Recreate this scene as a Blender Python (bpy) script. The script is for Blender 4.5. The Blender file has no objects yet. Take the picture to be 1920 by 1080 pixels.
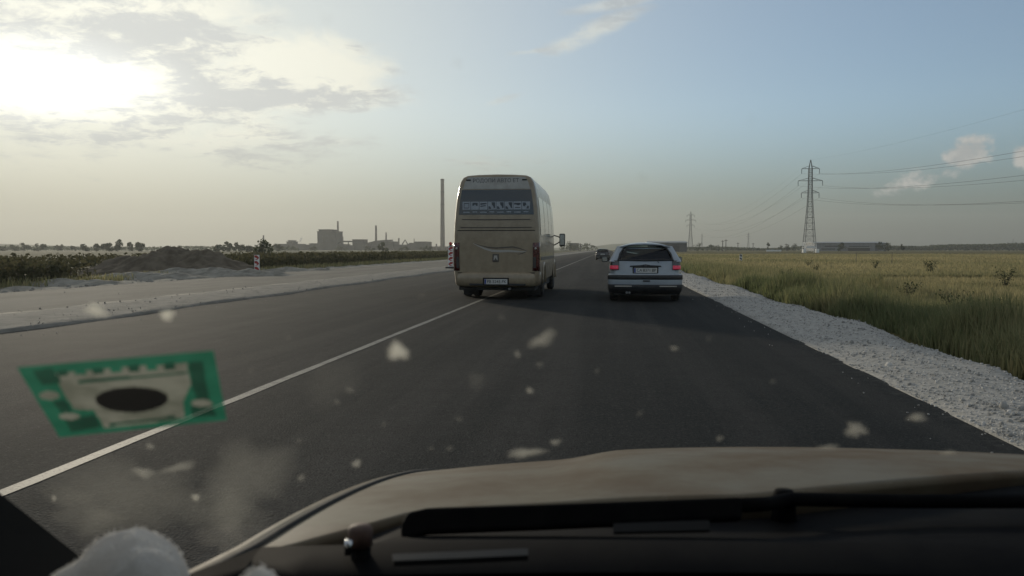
import bpy, math, random
import numpy as np
from mathutils import Vector, Matrix
random.seed(7)
rng = np.random.default_rng(7)
SC = bpy.context.scene
COL = SC.collection

# ------------------------------------------------------------------ camera
W0, H0, F0 = 1920.0, 1080.0, 1600.0
VPX, VPY = 1140.0, 467.0                       # where the road direction (+Y) meets the horizon
CAM = Vector((0.0, 0.0, 1.2))
PITCH = math.atan((H0/2 - VPY)/F0)
YAW = math.atan((VPX - W0/2)/F0*math.cos(PITCH))
cam_d = bpy.data.cameras.new('camera')
cam = bpy.data.objects.new('camera', cam_d); COL.objects.link(cam)
cam.location = CAM
cam.rotation_euler = (math.pi/2 - PITCH, 0, YAW)
cam_d.sensor_width = 36.0
cam_d.lens = 36.0*F0/W0
cam_d.clip_start = 0.02
cam_d.clip_end = 9000
cam_d.dof.use_dof = True                        # a phone lens focused on the road: the windscreen is soft
cam_d.dof.focus_distance = 40.0
cam_d.dof.aperture_fstop = 11.0
SC.camera = cam
_R = cam.rotation_euler.to_matrix()

def ray(px, py):
    return (_R @ Vector(((px - W0/2)/F0, (H0/2 - py)/F0, -1.0))).normalized()
def at(px, py, Y):
    d = ray(px, py); t = (Y - CAM.y)/d.y
    return CAM + d*t
def gnd(px, py, z=0.0):
    d = ray(px, py); t = (z - CAM.z)/d.z
    return CAM + d*t

# ------------------------------------------------------------------ sun, sky, exposure
SUN = ray(90, 150)
SUN_EL = math.asin(SUN.z); SUN_AZ = math.atan2(SUN.x, SUN.y)
sun_d = bpy.data.lights.new('sun', 'SUN')
sun_d.energy = 2.0; sun_d.angle = math.radians(4.0); sun_d.color = (1.0, 0.88, 0.70)
sun = bpy.data.objects.new('sun', sun_d); COL.objects.link(sun)
sun.rotation_euler = (-SUN).to_track_quat('-Z', 'Y').to_euler()
sun.location = (-60, 80, 60)

SC.view_settings.view_transform = 'Standard'
SC.view_settings.look = 'None'
SC.view_settings.gamma = 1.0
SC.view_settings.exposure = 0.26
SC.view_settings.use_curve_mapping = False
SC.cycles.max_bounces = 6
SC.cycles.transparent_max_bounces = 16
SC.cycles.volume_bounces = 0
SC.cycles.sample_clamp_indirect = 6.0
SC.cycles.use_denoising = True

world = bpy.data.worlds.new('World'); SC.world = world
world.use_nodes = True
world.cycles.sampling_method = 'MANUAL'; world.cycles.sample_map_resolution = 512
wt = world.node_tree; wt.nodes.clear()
class G:
    """small helper to write node graphs"""
    def __init__(s, t): s.t = t
    def n(s, kind, **kw):
        nd = s.t.nodes.new(kind)
        for k, v in kw.items(): setattr(nd, k, v)
        return nd
    def put(s, sock, v):
        if isinstance(v, bpy.types.NodeSocket): s.t.links.new(v, sock)
        elif v is not None: sock.default_value = v
    def m(s, op, a, b=None, c=None, clamp=False):
        nd = s.n('ShaderNodeMath', operation=op); nd.use_clamp = clamp
        for i, v in enumerate((a, b, c)):
            if v is not None: s.put(nd.inputs[i], v)
        return nd.outputs[0]
    def ss(s, v, lo, hi):
        nd = s.n('ShaderNodeMapRange', interpolation_type='SMOOTHSTEP')
        s.put(nd.inputs['Value'], v); s.put(nd.inputs['From Min'], lo); s.put(nd.inputs['From Max'], hi)
        return nd.outputs['Result']
    def mix(s, f, a, b):
        nd = s.n('ShaderNodeMix', data_type='RGBA')
        s.put(nd.inputs[0], f); s.put(nd.inputs[6], a); s.put(nd.inputs[7], b)
        return nd.outputs[2]
    def noise(s, vec, scale, detail=4, rough=0.5, dist=0.0):
        nd = s.n('ShaderNodeTexNoise')
        s.put(nd.inputs['Vector'], vec); nd.inputs['Scale'].default_value = scale
        nd.inputs['Detail'].default_value = detail; nd.inputs['Roughness'].default_value = rough
        nd.inputs['Distortion'].default_value = dist
        return nd.outputs[0]

g = G(wt)
sky = g.n('ShaderNodeTexSky', sky_type='NISHITA')
sky.sun_disc = False
sky.sun_elevation = SUN_EL
sky.sun_rotation = SUN_AZ
sky.altitude = 150; sky.air_density = 1.0; sky.dust_density = 0.4; sky.ozone_density = 3.5
bg = g.n('ShaderNodeBackground'); bg.inputs[1].default_value = 0.125
wt.links.new(sky.outputs[0], bg.inputs[0])
tc = g.n('ShaderNodeTexCoord')
sx = g.n('ShaderNodeSeparateXYZ'); wt.links.new(tc.outputs['Generated'], sx.inputs[0])
X_, Y_, Z_ = sx.outputs
az = g.m('ARCTAN2', X_, Y_); el = g.m('ARCSINE', Z_)
zz = g.m('ADD', g.m('MAXIMUM', Z_, 0.0), 0.16)
cb = g.n('ShaderNodeCombineXYZ')
g.put(cb.inputs[0], g.m('DIVIDE', X_, zz)); g.put(cb.inputs[1], g.m('DIVIDE', Y_, zz))
plane = cb.outputs[0]
def azel(px, py):
    d = ray(px, py); return math.atan2(d.x, d.y), math.asin(d.z)
def blob(px, py, rx, ry, rot=0.0, soft=(1.25, 0.15)):
    """soft ellipse around a direction of the sky (given by the picture point it stands over)"""
    a0, e0 = azel(px, py)
    da = g.m('MULTIPLY', g.m('SUBTRACT', az, a0), F0); de = g.m('MULTIPLY', g.m('SUBTRACT', el, e0), F0)
    c, s_ = math.cos(rot), math.sin(rot)
    u = g.m('DIVIDE', g.m('ADD', g.m('MULTIPLY', da, c), g.m('MULTIPLY', de, s_)), rx)
    v = g.m('DIVIDE', g.m('SUBTRACT', g.m('MULTIPLY', de, c), g.m('MULTIPLY', da, s_)), ry)
    d2 = g.m('SQRT', g.m('ADD', g.m('MULTIPLY', u, u), g.m('MULTIPLY', v, v)))
    return g.ss(d2, soft[0], soft[1])
sd = g.n('ShaderNodeVectorMath', operation='DOT_PRODUCT')
wt.links.new(tc.outputs['Generated'], sd.inputs[0]); sd.inputs[1].default_value = SUN
cosun = g.m('MAXIMUM', sd.outputs['Value'], 0.0)
n_big = g.noise(plane, 1.3, 5, 0.58, 0.25)
n_fine = g.noise(plane, 8.0, 6, 0.68, 0.4)
n_thick = g.noise(plane, 2.1, 5, 0.6, 0.5)
bank = g.m('MAXIMUM', blob(150, 110, 520, 250), blob(560, 140, 290, 120, -0.06))
bank = g.m('MAXIMUM', bank, g.m('MULTIPLY', blob(520, 270, 360, 90, 0.0), 0.75))
bank = g.m('MAXIMUM', bank, g.m('MULTIPLY', blob(900, 300, 520, 36, 0.0), 0.5))
cirrus = g.m('MAXIMUM', blob(1120, 55, 150, 26, 0.38), blob(1150, 8, 120, 16, 0.1))
cirrus = g.m('MAXIMUM', cirrus, g.m('MULTIPLY', blob(1010, 95, 90, 7, 0.1), 0.8))
cirrus = g.m('MAXIMUM', cirrus, g.m('MULTIPLY', blob(940, 188, 60, 10, 0.25), 0.7))
cumul = g.m('MAXIMUM', blob(1812, 288, 50, 34, 0.5), g.m('MULTIPLY', blob(1730, 335, 110, 26, 0.35), 0.6))
cumul = g.m('MAXIMUM', cumul, blob(1925, 290, 26, 26))
elsewhere = g.m('MULTIPLY', g.m('MAXIMUM', g.ss(g.m('ABSOLUTE', az), 0.8, 1.3), g.ss(el, 0.38, 0.75)), 0.62)   # thin cloud added over the unseen sky to raise the ambient light
cover = g.m('MAXIMUM', bank, elsewhere)
dens_b = g.ss(g.m('ADD', g.m('MULTIPLY', n_big, 0.75), g.m('ADD', g.m('MULTIPLY', n_fine, 0.35), g.m('MULTIPLY', cover, 0.42))), 0.74, 0.94)
dens_b = g.m('MULTIPLY', dens_b, g.ss(cover, 0.0, 0.25))
wisp = g.m('ADD', g.m('MULTIPLY', n_fine, 0.9), g.m('MULTIPLY', cirrus, 0.5))
dens_c = g.m('MULTIPLY', g.ss(wisp, 0.55, 1.0), g.ss(cirrus, 0.0, 0.3))
sph = g.n('ShaderNodeCombineXYZ'); g.put(sph.inputs[0], g.m('MULTIPLY', az, 1.0)); g.put(sph.inputs[1], g.m('MULTIPLY', el, 1.4))
n_puff = g.noise(sph.outputs[0], 36.0, 8, 0.6, 0.2)
dens_q = g.m('MULTIPLY', g.ss(g.m('ADD', n_puff, g.m('MULTIPLY', cumul, 0.45)), 0.62, 0.9), g.ss(cumul, 0.0, 0.25))
dens_q = g.m('MULTIPLY', dens_q, 0.85)
dens = g.m('MAXIMUM', g.m('MULTIPLY', dens_b, 0.92), g.m('MULTIPLY', dens_c, 0.62))
fwd = g.m('ADD', g.m('MULTIPLY', g.m('POWER', cosun, 9.0), 0.30), g.m('MULTIPLY', g.m('POWER', cosun, 120.0), 0.05))
lum = g.m('ADD', 0.62, fwd)
lum = g.m('ADD', lum, g.m('MULTIPLY', blob(50, 146, 240, 75, 0.0, (1.3, 0.0)), 0.6))
thin_at = g.m('MAXIMUM', blob(590, 112, 190, 52, -0.06), g.m('MAXIMUM', blob(470, 12, 190, 34, 0.15), blob(90, 145, 230, 46)))
thin_at = g.m('MAXIMUM', thin_at, g.m('MULTIPLY', blob(420, 255, 170, 40, 0.35), 0.5))
thick_at = g.m('MAXIMUM', blob(300, 60, 190, 60, 0.1), g.m('MAXIMUM', blob(430, 175, 230, 30, 0.05), blob(590, 288, 240, 26)))
bias = g.m('SUBTRACT', g.m('MULTIPLY', thick_at, 0.10), g.m('MULTIPLY', thin_at, 0.13))
thick = g.ss(g.m('ADD', bias, g.m('ADD', g.m('MULTIPLY', n_thick, 0.36), g.m('MULTIPLY', n_fine, 0.64))), 0.42, 0.575)
ccol = g.mix(thick, (1.0, 0.975, 0.85, 1), (0.67, 0.675, 0.655, 1))
bgc = g.n('ShaderNodeBackground'); g.put(bgc.inputs[0], ccol); g.put(bgc.inputs[1], lum)
mx = g.n('ShaderNodeMixShader'); g.put(mx.inputs[0], dens)
# thin milky veil over the whole sky, brighter towards the sun
bgv = g.n('ShaderNodeBackground'); g.put(bgv.inputs[0], g.mix(g.ss(cosun, 0.6, 0.98), (0.95, 0.99, 0.98, 1), (1.0, 0.985, 0.86, 1)))
g.put(bgv.inputs[1], g.m('ADD', 0.31, g.m('MULTIPLY', g.m('POWER', cosun, 4.0), 0.42)))
mv = g.n('ShaderNodeMixShader'); g.put(mv.inputs[0], g.m('ADD', 0.36, g.m('MULTIPLY', g.m('POWER', cosun, 6.0), 0.50)))
wt.links.new(bg.outputs[0], mv.inputs[1]); wt.links.new(bgv.outputs[0], mv.inputs[2])
wt.links.new(mv.outputs[0], mx.inputs[1]); wt.links.new(bgc.outputs[0], mx.inputs[2])
# murky bank of far haze along the whole horizon, brighter towards the sun
mcol = g.mix(g.ss(cosun, 0.55, 0.98), (0.84, 0.98, 1.0, 1), (1.0, 0.99, 0.86, 1))
mlum = g.m('ADD', 0.055, g.m('MULTIPLY', g.m('POWER', cosun, 4.7), 0.23))
bgm = g.n('ShaderNodeBackground'); g.put(bgm.inputs[0], mcol); g.put(bgm.inputs[1], mlum)
mfac = g.m('MULTIPLY', g.ss(el, 0.17, -0.01), 0.92)
mh_ = g.n('ShaderNodeMixShader'); g.put(mh_.inputs[0], mfac)
wt.links.new(mx.outputs[0], mh_.inputs[1]); wt.links.new(bgm.outputs[0], mh_.inputs[2])
bgq = g.n('ShaderNodeBackground'); g.put(bgq.inputs[0], g.mix(g.ss(n_puff, 0.42, 0.66), (0.78, 0.77, 0.75, 1), (1.0, 0.96, 0.90, 1))); bgq.inputs[1].default_value = 0.46
mq = g.n('ShaderNodeMixShader'); g.put(mq.inputs[0], dens_q)
wt.links.new(mh_.outputs[0], mq.inputs[1]); wt.links.new(bgq.outputs[0], mq.inputs[2])
wo = g.n('ShaderNodeOutputWorld'); wt.links.new(mq.outputs[0], wo.inputs[0])

# ------------------------------------------------------------------ materials
def mat(name, c, rough=0.6, metal=0.0, c2=None, scale=8.0, detail=5, contrast=(0.35, 0.65), bump=0.0, bscale=60.0,
        spec=0.5, coat=0.0, coords='Object', emit=None, trans=0.0, stretch=None):
    m = bpy.data.materials.new(name); m.use_nodes = True
    t = m.node_tree; b = t.nodes['Principled BSDF']; k = G(t)
    b.inputs['Roughness'].default_value = rough; b.inputs['Metallic'].default_value = metal
    b.inputs['Specular IOR Level'].default_value = spec
    b.inputs['Coat Weight'].default_value = coat; b.inputs['Coat Roughness'].default_value = 0.12
    if trans: b.inputs['Transmission Weight'].default_value = trans
    tcn = k.n('ShaderNodeTexCoord'); vec = tcn.outputs[coords]
    if stretch:
        mp = k.n('ShaderNodeMapping'); mp.inputs['Scale'].default_value = stretch
        t.links.new(vec, mp.inputs[0]); vec = mp.outputs[0]
    c = (*c, 1)
    if c2 is not None:
        f = k.ss(k.noise(vec, scale, detail, 0.6), contrast[0], contrast[1])
        k.put(b.inputs['Base Color'], k.mix(f, c, (*c2, 1)))
    else:
        b.inputs['Base Color'].default_value = c
    if bump:
        bp = k.n('ShaderNodeBump'); bp.inputs['Strength'].default_value = bump; bp.inputs['Distance'].default_value = 0.02
        k.put(bp.inputs['Height'], k.noise(vec, bscale, 4, 0.6)); t.links.new(bp.outputs[0], b.inputs['Normal'])
    if emit:
        b.inputs['Emission Color'].default_value = (*emit[0], 1); b.inputs['Emission Strength'].default_value = emit[1]
    return m

def tint_mat(name, ca, cb_, rough=0.7, translucent=0.3, spec=0.2):
    """leaves and blades: colour from a per-blade tint attribute, some light let through"""
    m = bpy.data.materials.new(name); m.use_nodes = True
    t = m.node_tree; b = t.nodes['Principled BSDF']; k = G(t)
    a = k.n('ShaderNodeAttribute'); a.attribute_name = 'tint'
    col = k.mix(a.outputs['Fac'], (*ca, 1), (*cb_, 1))
    k.put(b.inputs['Base Color'], col); b.inputs['Roughness'].default_value = rough
    b.inputs['Specular IOR Level'].default_value = spec
    tr = k.n('ShaderNodeBsdfTranslucent'); k.put(tr.inputs[0], col)
    ms = k.n('ShaderNodeMixShader'); ms.inputs[0].default_value = translucent
    t.links.new(b.outputs[0], ms.inputs[1]); t.links.new(tr.outputs[0], ms.inputs[2])
    t.links.new(ms.outputs[0], t.nodes['Material Output'].inputs[0])
    return m

def pane_mat(name, tintc, rough=0.03, clear=0.5):
    """thin tinted vehicle glass: lets some light straight through and mirrors the rest by Fresnel"""
    m = bpy.data.materials.new(name); m.use_nodes = True
    t = m.node_tree; k = G(t); t.nodes.remove(t.nodes['Principled BSDF'])
    tr = k.n('ShaderNodeBsdfTransparent'); tr.inputs[0].default_value = (tintc[0]*clear, tintc[1]*clear, tintc[2]*clear, 1)
    gl = k.n('ShaderNodeBsdfGlossy'); gl.inputs['Roughness'].default_value = rough
    fr = k.n('ShaderNodeFresnel'); fr.inputs[0].default_value = 1.5
    ms = k.n('ShaderNodeMixShader'); t.links.new(fr.outputs[0], ms.inputs[0])
    t.links.new(tr.outputs[0], ms.inputs[1]); t.links.new(gl.outputs[0], ms.inputs[2])
    t.links.new(ms.outputs[0], t.nodes['Material Output'].inputs[0])
    return m

# ------------------------------------------------------------------ mesh helpers
class MB:
    def __init__(s): s.v = []; s.f = []
    def add(s, vs, fs):
        o = len(s.v); s.v += [tuple(v) for v in vs]; s.f += [tuple(i + o for i in f) for f in fs]; return s
    def box(s, x0, x1, y0, y1, z0, z1):
        return s.add([(x0,y0,z0),(x1,y0,z0),(x1,y1,z0),(x0,y1,z0),(x0,y0,z1),(x1,y0,z1),(x1,y1,z1),(x0,y1,z1)],
                     [(3,2,1,0),(4,5,6,7),(0,1,5,4),(1,2,6,5),(2,3,7,6),(3,0,4,7)])
    def bar(s, a, b, r, r2=None, n=4, cap=True):
        a, b = Vector(a), Vector(b); d = (b - a)
        if d.length < 1e-9: return s
        d.normalize(); u = d.orthogonal().normalized(); w = d.cross(u); r2 = r if r2 is None else r2
        vs = []
        for p, rr in ((a, r), (b, r2)):
            for i in range(n):
                t = 2*math.pi*(i + .5)/n; vs.append(p + (u*math.cos(t) + w*math.sin(t))*rr)
        fs = [(i, (i+1) % n, n + (i+1) % n, n + i) for i in range(n)]
        if cap: fs += [tuple(range(n-1, -1, -1)), tuple(range(n, 2*n))]
        return s.add(vs, fs)
    def tube(s, pts, r, n=6):
        pts = [Vector(p) for p in pts]; vs = []; fs = []
        for i, p in enumerate(pts):
            d = (pts[min(i+1, len(pts)-1)] - pts[max(i-1, 0)]).normalized()
            u = d.cross(Vector((0, 0, 1)));
            if u.length < 1e-4: u = d.orthogonal()
            u.normalize(); w = d.cross(u)
            rr = r[i] if isinstance(r, (list, tuple)) else r
            for k in range(n):
                t = 2*math.pi*k/n; vs.append(p + (u*math.cos(t) + w*math.sin(t))*rr)
        for i in range(len(pts)-1):
            for k in range(n): fs.append((i*n+k, i*n+(k+1) % n, (i+1)*n+(k+1) % n, (i+1)*n+k))
        fs += [tuple(range(n-1, -1, -1)), tuple((len(pts)-1)*n + k for k in range(n))]
        return s.add(vs, fs)
    def lathe(s, prof, n=16, c=(0, 0, 0), axis='z'):
        vs = []; fs = []; L = len(prof)
        for (r, h) in prof:
            for k in range(n):
                t = 2*math.pi*k/n; p = (r*math.cos(t), r*math.sin(t), h)
                if axis == 'x': p = (h, r*math.cos(t), r*math.sin(t))
                if axis == 'y': p = (r*math.cos(t), h, -r*math.sin(t))
                vs.append((p[0]+c[0], p[1]+c[1], p[2]+c[2]))
        for i in range(L-1):
            for k in range(n): fs.append((i*n+k, i*n+(k+1) % n, (i+1)*n+(k+1) % n, (i+1)*n+k))
        if prof[0][0] > 1e-6: fs.append(tuple(range(n-1, -1, -1)))
        if prof[-1][0] > 1e-6: fs.append(tuple((L-1)*n + k for k in range(n)))
        return s.add(vs, fs)
    def grid(s, rows):
        n = len(rows[0]); vs = [p for r in rows for p in r]
        return s.add(vs, [(i*n+j, i*n+j+1, (i+1)*n+j+1, (i+1)*n+j) for i in range(len(rows)-1) for j in range(n-1)])
    def slab(s, poly, d):
        """polygon (list of points) given thickness along vector d"""
        n = len(poly); d = Vector(d)
        vs = [Vector(p) for p in poly] + [Vector(p) + d for p in poly]
        fs = [tuple(range(n)), tuple(range(2*n-1, n-1, -1))] + [(i, n+i, n+(i+1) % n, (i+1) % n) for i in range(n)]
        return s.add(vs, fs)
    def build(s, name, m, parent=None, smooth=False, bevel=0.0, subsurf=0, solid=0.0, angle=None):
        me = bpy.data.meshes.new(name); me.from_pydata(s.v, [], s.f); me.validate(); me.update()
        import bmesh
        bm = bmesh.new(); bm.from_mesh(me); bmesh.ops.recalc_face_normals(bm, faces=bm.faces[:]); bm.to_mesh(me); bm.free()
        if m is not None: me.materials.append(m)
        if smooth: me.polygons.foreach_set('use_smooth', [True]*len(me.polygons))
        o = bpy.data.objects.new(name, me); COL.objects.link(o); o.parent = parent
        if solid:
            md = o.modifiers.new('thick', 'SOLIDIFY'); md.thickness = solid; md.offset = 0
        if bevel:
            md = o.modifiers.new('bevel', 'BEVEL'); md.width = bevel; md.segments = 2; md.limit_method = 'ANGLE'
        if subsurf:
            md = o.modifiers.new('sub', 'SUBSURF'); md.levels = subsurf; md.render_levels = subsurf
        if angle: me.set_sharp_from_angle(angle=math.radians(angle))
        return o

def np_mesh(name, verts, tris, m, parent=None, tint=None, smooth=False):
    verts = np.asarray(verts, np.float32); tris = np.asarray(tris, np.int32)
    me = bpy.data.meshes.new(name)
    me.vertices.add(len(verts)); me.vertices.foreach_set('co', verts.ravel())
    me.loops.add(tris.size); me.loops.foreach_set('vertex_index', tris.ravel())
    me.polygons.add(len(tris)); me.polygons.foreach_set('loop_start', np.arange(0, tris.size, 3, dtype=np.int32))
    if tint is not None:
        a = me.attributes.new('tint', 'FLOAT', 'POINT'); a.data.foreach_set('value', np.asarray(tint, np.float32))
    me.update(calc_edges=True); me.validate()
    if smooth: me.polygons.foreach_set('use_smooth', np.ones(len(tris), bool))
    me.materials.append(m)
    o = bpy.data.objects.new(name, me); COL.objects.link(o); o.parent = parent
    return o

def empty(name, loc=(0, 0, 0), rz=0.0):
    o = bpy.data.objects.new(name, None); COL.objects.link(o); o.empty_display_size = 0.2
    o.location = loc; o.rotation_euler = (0, 0, rz); return o
def tag(o, label, cat, group=None):
    o['label'] = label; o['category'] = cat
    if group: o['group'] = group
    return o
def structure(o): o['kind'] = 'structure'; return o
def stuff(o, label=None, cat=None):
    o['kind'] = 'stuff'
    if label: o['label'] = label
    if cat: o['category'] = cat
    return o
def copy_tree(o, parent=None):
    c = o.copy(); COL.objects.link(c); c.parent = parent
    for ch in [x for x in bpy.data.objects if x.parent == o]: copy_tree(ch, c)
    return c
def text_mesh(name, s, size, m, parent, loc, rot=(math.pi/2, 0, 0), depth=0.002, width=None):
    cu = bpy.data.curves.new(name, 'FONT'); cu.body = s; cu.size = size; cu.align_x = 'CENTER'; cu.align_y = 'CENTER'
    cu.extrude = depth; cu.resolution_u = 3
    tmp = bpy.data.objects.new(name + '_tmp', cu); COL.objects.link(tmp)
    bpy.context.view_layer.update()
    dg = bpy.context.evaluated_depsgraph_get()
    me = bpy.data.meshes.new_from_object(tmp.evaluated_get(dg))
    bpy.data.objects.remove(tmp); bpy.data.curves.remove(cu)
    me.name = name; me.materials.clear(); me.materials.append(m)
    o = bpy.data.objects.new(name, me); COL.objects.link(o); o.parent = parent
    o.location = loc; o.rotation_euler = rot
    if width:
        xs = [v.co.x for v in me.vertices]; k = width/(max(xs) - min(xs)); o.scale = (k, 1, 1)
    return o
def interp(x, xs, ys):
    return float(np.interp(x, xs, ys))

GZ = -0.14                                        # level of the fields beside the road

# ------------------------------------------------------------------ ground and roads
def asphalt_mat():
    m = bpy.data.materials.new('asphalt'); m.use_nodes = True
    t = m.node_tree; b = t.nodes['Principled BSDF']; k = G(t)
    tcn = k.n('ShaderNodeTexCoord'); v = tcn.outputs['Object']
    s = k.n('ShaderNodeSeparateXYZ'); t.links.new(v, s.inputs[0])
    big = k.noise(v, 0.35, 5, 0.6)
    mp = k.n('ShaderNodeMapping'); mp.inputs['Scale'].default_value = (1.6, 0.05, 1); t.links.new(v, mp.inputs[0])
    lanes = k.noise(mp.outputs[0], 1.0, 4, 0.6)
    grain = k.noise(v, 90.0, 3, 0.7)
    chips = k.n('ShaderNodeTexVoronoi'); t.links.new(v, chips.inputs['Vector']); chips.inputs['Scale'].default_value = 70.0
    base = k.mix(k.ss(big, 0.3, 0.7), (0.0195, 0.0222, 0.0228, 1), (0.028, 0.0295, 0.029, 1))
    base = k.mix(k.m('MULTIPLY', k.ss(lanes, 0.42, 0.66), 0.8), base, (0.045, 0.044, 0.042, 1))
    base = k.mix(k.m('MULTIPLY', k.ss(grain, 0.52, 0.72), 0.75), base, (0.075, 0.073, 0.068, 1))
    base = k.mix(k.m('MULTIPLY', k.ss(grain, 0.42, 0.30), 0.7), base, (0.016, 0.016, 0.016, 1))
    spk = k.noise(v, 34.0, 3, 0.75); mot = k.noise(v, 3.2, 5, 0.7)
    base = k.mix(k.m('MULTIPLY', k.ss(spk, 0.56, 0.70), 0.55), base, (0.085, 0.083, 0.077, 1))
    base = k.mix(k.m('MULTIPLY', k.ss(spk, 0.44, 0.32), 0.75), base, (0.009, 0.009, 0.009, 1))
    base = k.mix(k.m('MULTIPLY', k.ss(mot, 0.45, 0.72), 0.35), base, (0.018, 0.018, 0.018, 1))
    # dust tracked in from the unfinished carriageway
    dust = k.m('MULTIPLY', k.ss(s.outputs[0], -3.2, -8.7), k.m('ADD', 0.25, k.m('MULTIPLY', k.noise(v, 1.4, 6, 0.65), 0.7)))
    base = k.mix(k.m('MULTIPLY', dust, 0.45), base, (0.17, 0.155, 0.13, 1))
    edge = k.m('MULTIPLY', k.ss(s.outputs[0], 2.2, 2.55), k.ss(k.noise(v, 9.0, 5, 0.7), 0.4, 0.7))
    base = k.mix(k.m('MULTIPLY', edge, 0.25), base, (0.2, 0.19, 0.17, 1))
    k.put(b.inputs['Base Color'], base)
    b.inputs['Roughness'].default_value = 0.9
    b.inputs['Specular IOR Level'].default_value = 0.04
    bp = k.n('ShaderNodeBump'); bp.inputs['Strength'].default_value = 0.6; bp.inputs['Distance'].default_value = 0.005
    k.put(bp.inputs['Height'], k.m('ADD', chips.outputs['Distance'], k.m('MULTIPLY', grain, 0.6)))
    t.links.new(bp.outputs[0], b.inputs['Normal'])
    return m
def field_mat():
    m = bpy.data.materials.new('field_soil_and_straw'); m.use_nodes = True
    t = m.node_tree; b = t.nodes['Principled BSDF']; k = G(t)
    v = k.n('ShaderNodeTexCoord').outputs['Object']
    mp = k.n('ShaderNodeMapping'); mp.inputs['Scale'].default_value = (0.05, 0.018, 1); t.links.new(v, mp.inputs[0])
    f1 = k.noise(mp.outputs[0], 1.0, 6, 0.6); f2 = k.noise(v, 0.6, 6, 0.65); f3 = k.noise(v, 9.0, 4, 0.7)
    c = k.mix(k.ss(f1, 0.35, 0.65), (0.105, 0.098, 0.034, 1), (0.17, 0.13, 0.058, 1))
    c = k.mix(k.ss(f2, 0.45, 0.75), c, (0.06, 0.07, 0.022, 1))
    c = k.mix(k.m('MULTIPLY', k.ss(f3, 0.5, 0.75), 0.6), c, (0.05, 0.05, 0.02, 1))
    sxyz = k.n('ShaderNodeSeparateXYZ'); t.links.new(v, sxyz.inputs[0])
    c = k.mix(k.m('MULTIPLY', k.ss(sxyz.outputs[0], -19.0, -24.0), 0.8), c, (0.062, 0.066, 0.034, 1))       # the land left of the road is under crops
    k.put(b.inputs['Base Color'], c); b.inputs['Roughness'].default_value = 0.95; b.inputs['Specular IOR Level'].default_value = 0.1
    bp = k.n('ShaderNodeBump'); bp.inputs['Strength'].default_value = 1.0; bp.inputs['Distance'].default_value = 0.2
    k.put(bp.inputs['Height'], k.noise(v, 4.0, 5, 0.7)); t.links.new(bp.outputs[0], b.inputs['Normal'])
    return m
M = {}
M['asphalt'] = asphalt_mat(); M['field'] = field_mat()
M['gravel'] = mat('crushed_limestone', (0.31, 0.30, 0.275), 0.95, c2=(0.44, 0.42, 0.385), scale=14, bump=1.0, bscale=40, spec=0.15)
M['stone'] = tint_mat('limestone_chips', (0.24, 0.232, 0.215), (0.54, 0.52, 0.485), 0.9, 0.0, 0.1)
M['dullstone'] = tint_mat('dusty_chips', (0.22, 0.205, 0.18), (0.34, 0.32, 0.28), 0.95, 0.0, 0.1)
M['subbase'] = mat('compacted_subbase', (0.105, 0.099, 0.084), 0.95, c2=(0.15, 0.142, 0.12), scale=0.8, bump=0.7, bscale=25, spec=0.15, stretch=(1, 0.25, 1))
M['strip'] = mat('median_gravel', (0.175, 0.165, 0.142), 0.95, c2=(0.24, 0.225, 0.195), scale=3, bump=0.9, bscale=30, spec=0.15)
M['earth'] = mat('dark_spoil_earth', (0.10, 0.082, 0.060), 1.0, c2=(0.165, 0.138, 0.104), scale=1.6, bump=1.0, bscale=9, spec=0.1)
M['rubble'] = mat('pale_spoil_rubble', (0.20, 0.185, 0.155), 1.0, c2=(0.32, 0.30, 0.255), scale=2.5, bump=1.0, bscale=12, spec=0.1)

ys = [-40, 0, 20, 60, 150, 400, 1000, 2300]
xs = [-2300, -900, -300, -100, -40, -20, 0, 20, 40, 100, 300, 900, 2300]
structure(MB().grid([[(x, y, GZ) for x in xs] for y in [-300] + ys]).build('ground', M['field']))

def strip_obj(name, xl, xr, y0, y1, z, m, skirt=0.2, wob=0.0, step=2.0):
    yy = []; y = y0
    while y < y1: yy.append(y); y += max(step, abs(y)*0.06)
    yy.append(y1)
    top = []; r = random.Random(name)
    for y in yy:
        a = xl + (r.uniform(-wob, wob) if wob else 0); b = xr + (r.uniform(-wob, wob) if wob else 0)
        top.append([(a - .06, y, z - skirt), (a, y, z), (a*.5 + b*.5, y, z + 0.012), (b, y, z), (b + .06, y, z - skirt)])
    return MB().grid(top).build(name, m)
RX0, RX1, LINE_X = -8.6, 2.5, -2.93
road = structure(strip_obj('road', RX0, RX1, -30, 2250, 0.0, M['asphalt']))
structure(strip_obj('unfinished_carriageway', -16.2, -10.9, -30, 1500, 0.015, M['subbase'], wob=0.12))
# painted line, worn
pm = bpy.data.materials.new('worn_road_paint'); pm.use_nodes = True
k = G(pm.node_tree); b_ = pm.node_tree.nodes['Principled BSDF']
v_ = k.n('ShaderNodeTexCoord').outputs['Object']
wear = k.m('ADD', k.m('MULTIPLY', k.noise(v_, 55, 4, 0.7), 0.6), k.m('MULTIPLY', k.noise(v_, 5, 4, 0.6), 0.4))
k.put(b_.inputs['Base Color'], k.mix(k.ss(wear, 0.46, 0.58), (0.15, 0.144, 0.12, 1), (0.045, 0.044, 0.042, 1)))
b_.inputs['Roughness'].default_value = 0.7
yy = list(np.arange(-10, 60, 0.5)) + list(np.arange(60, 700, 8.0)); r_ = random.Random(3)
rows = [[(LINE_X - .045 + r_.uniform(-.006, .006), y, 0.0145), (LINE_X + .045 + r_.uniform(-.006, .006), y, 0.0145)] for y in yy]
ln = MB().grid(rows).build('lane_line', pm, road); ln['label'] = 'worn pale centre line'

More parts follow.
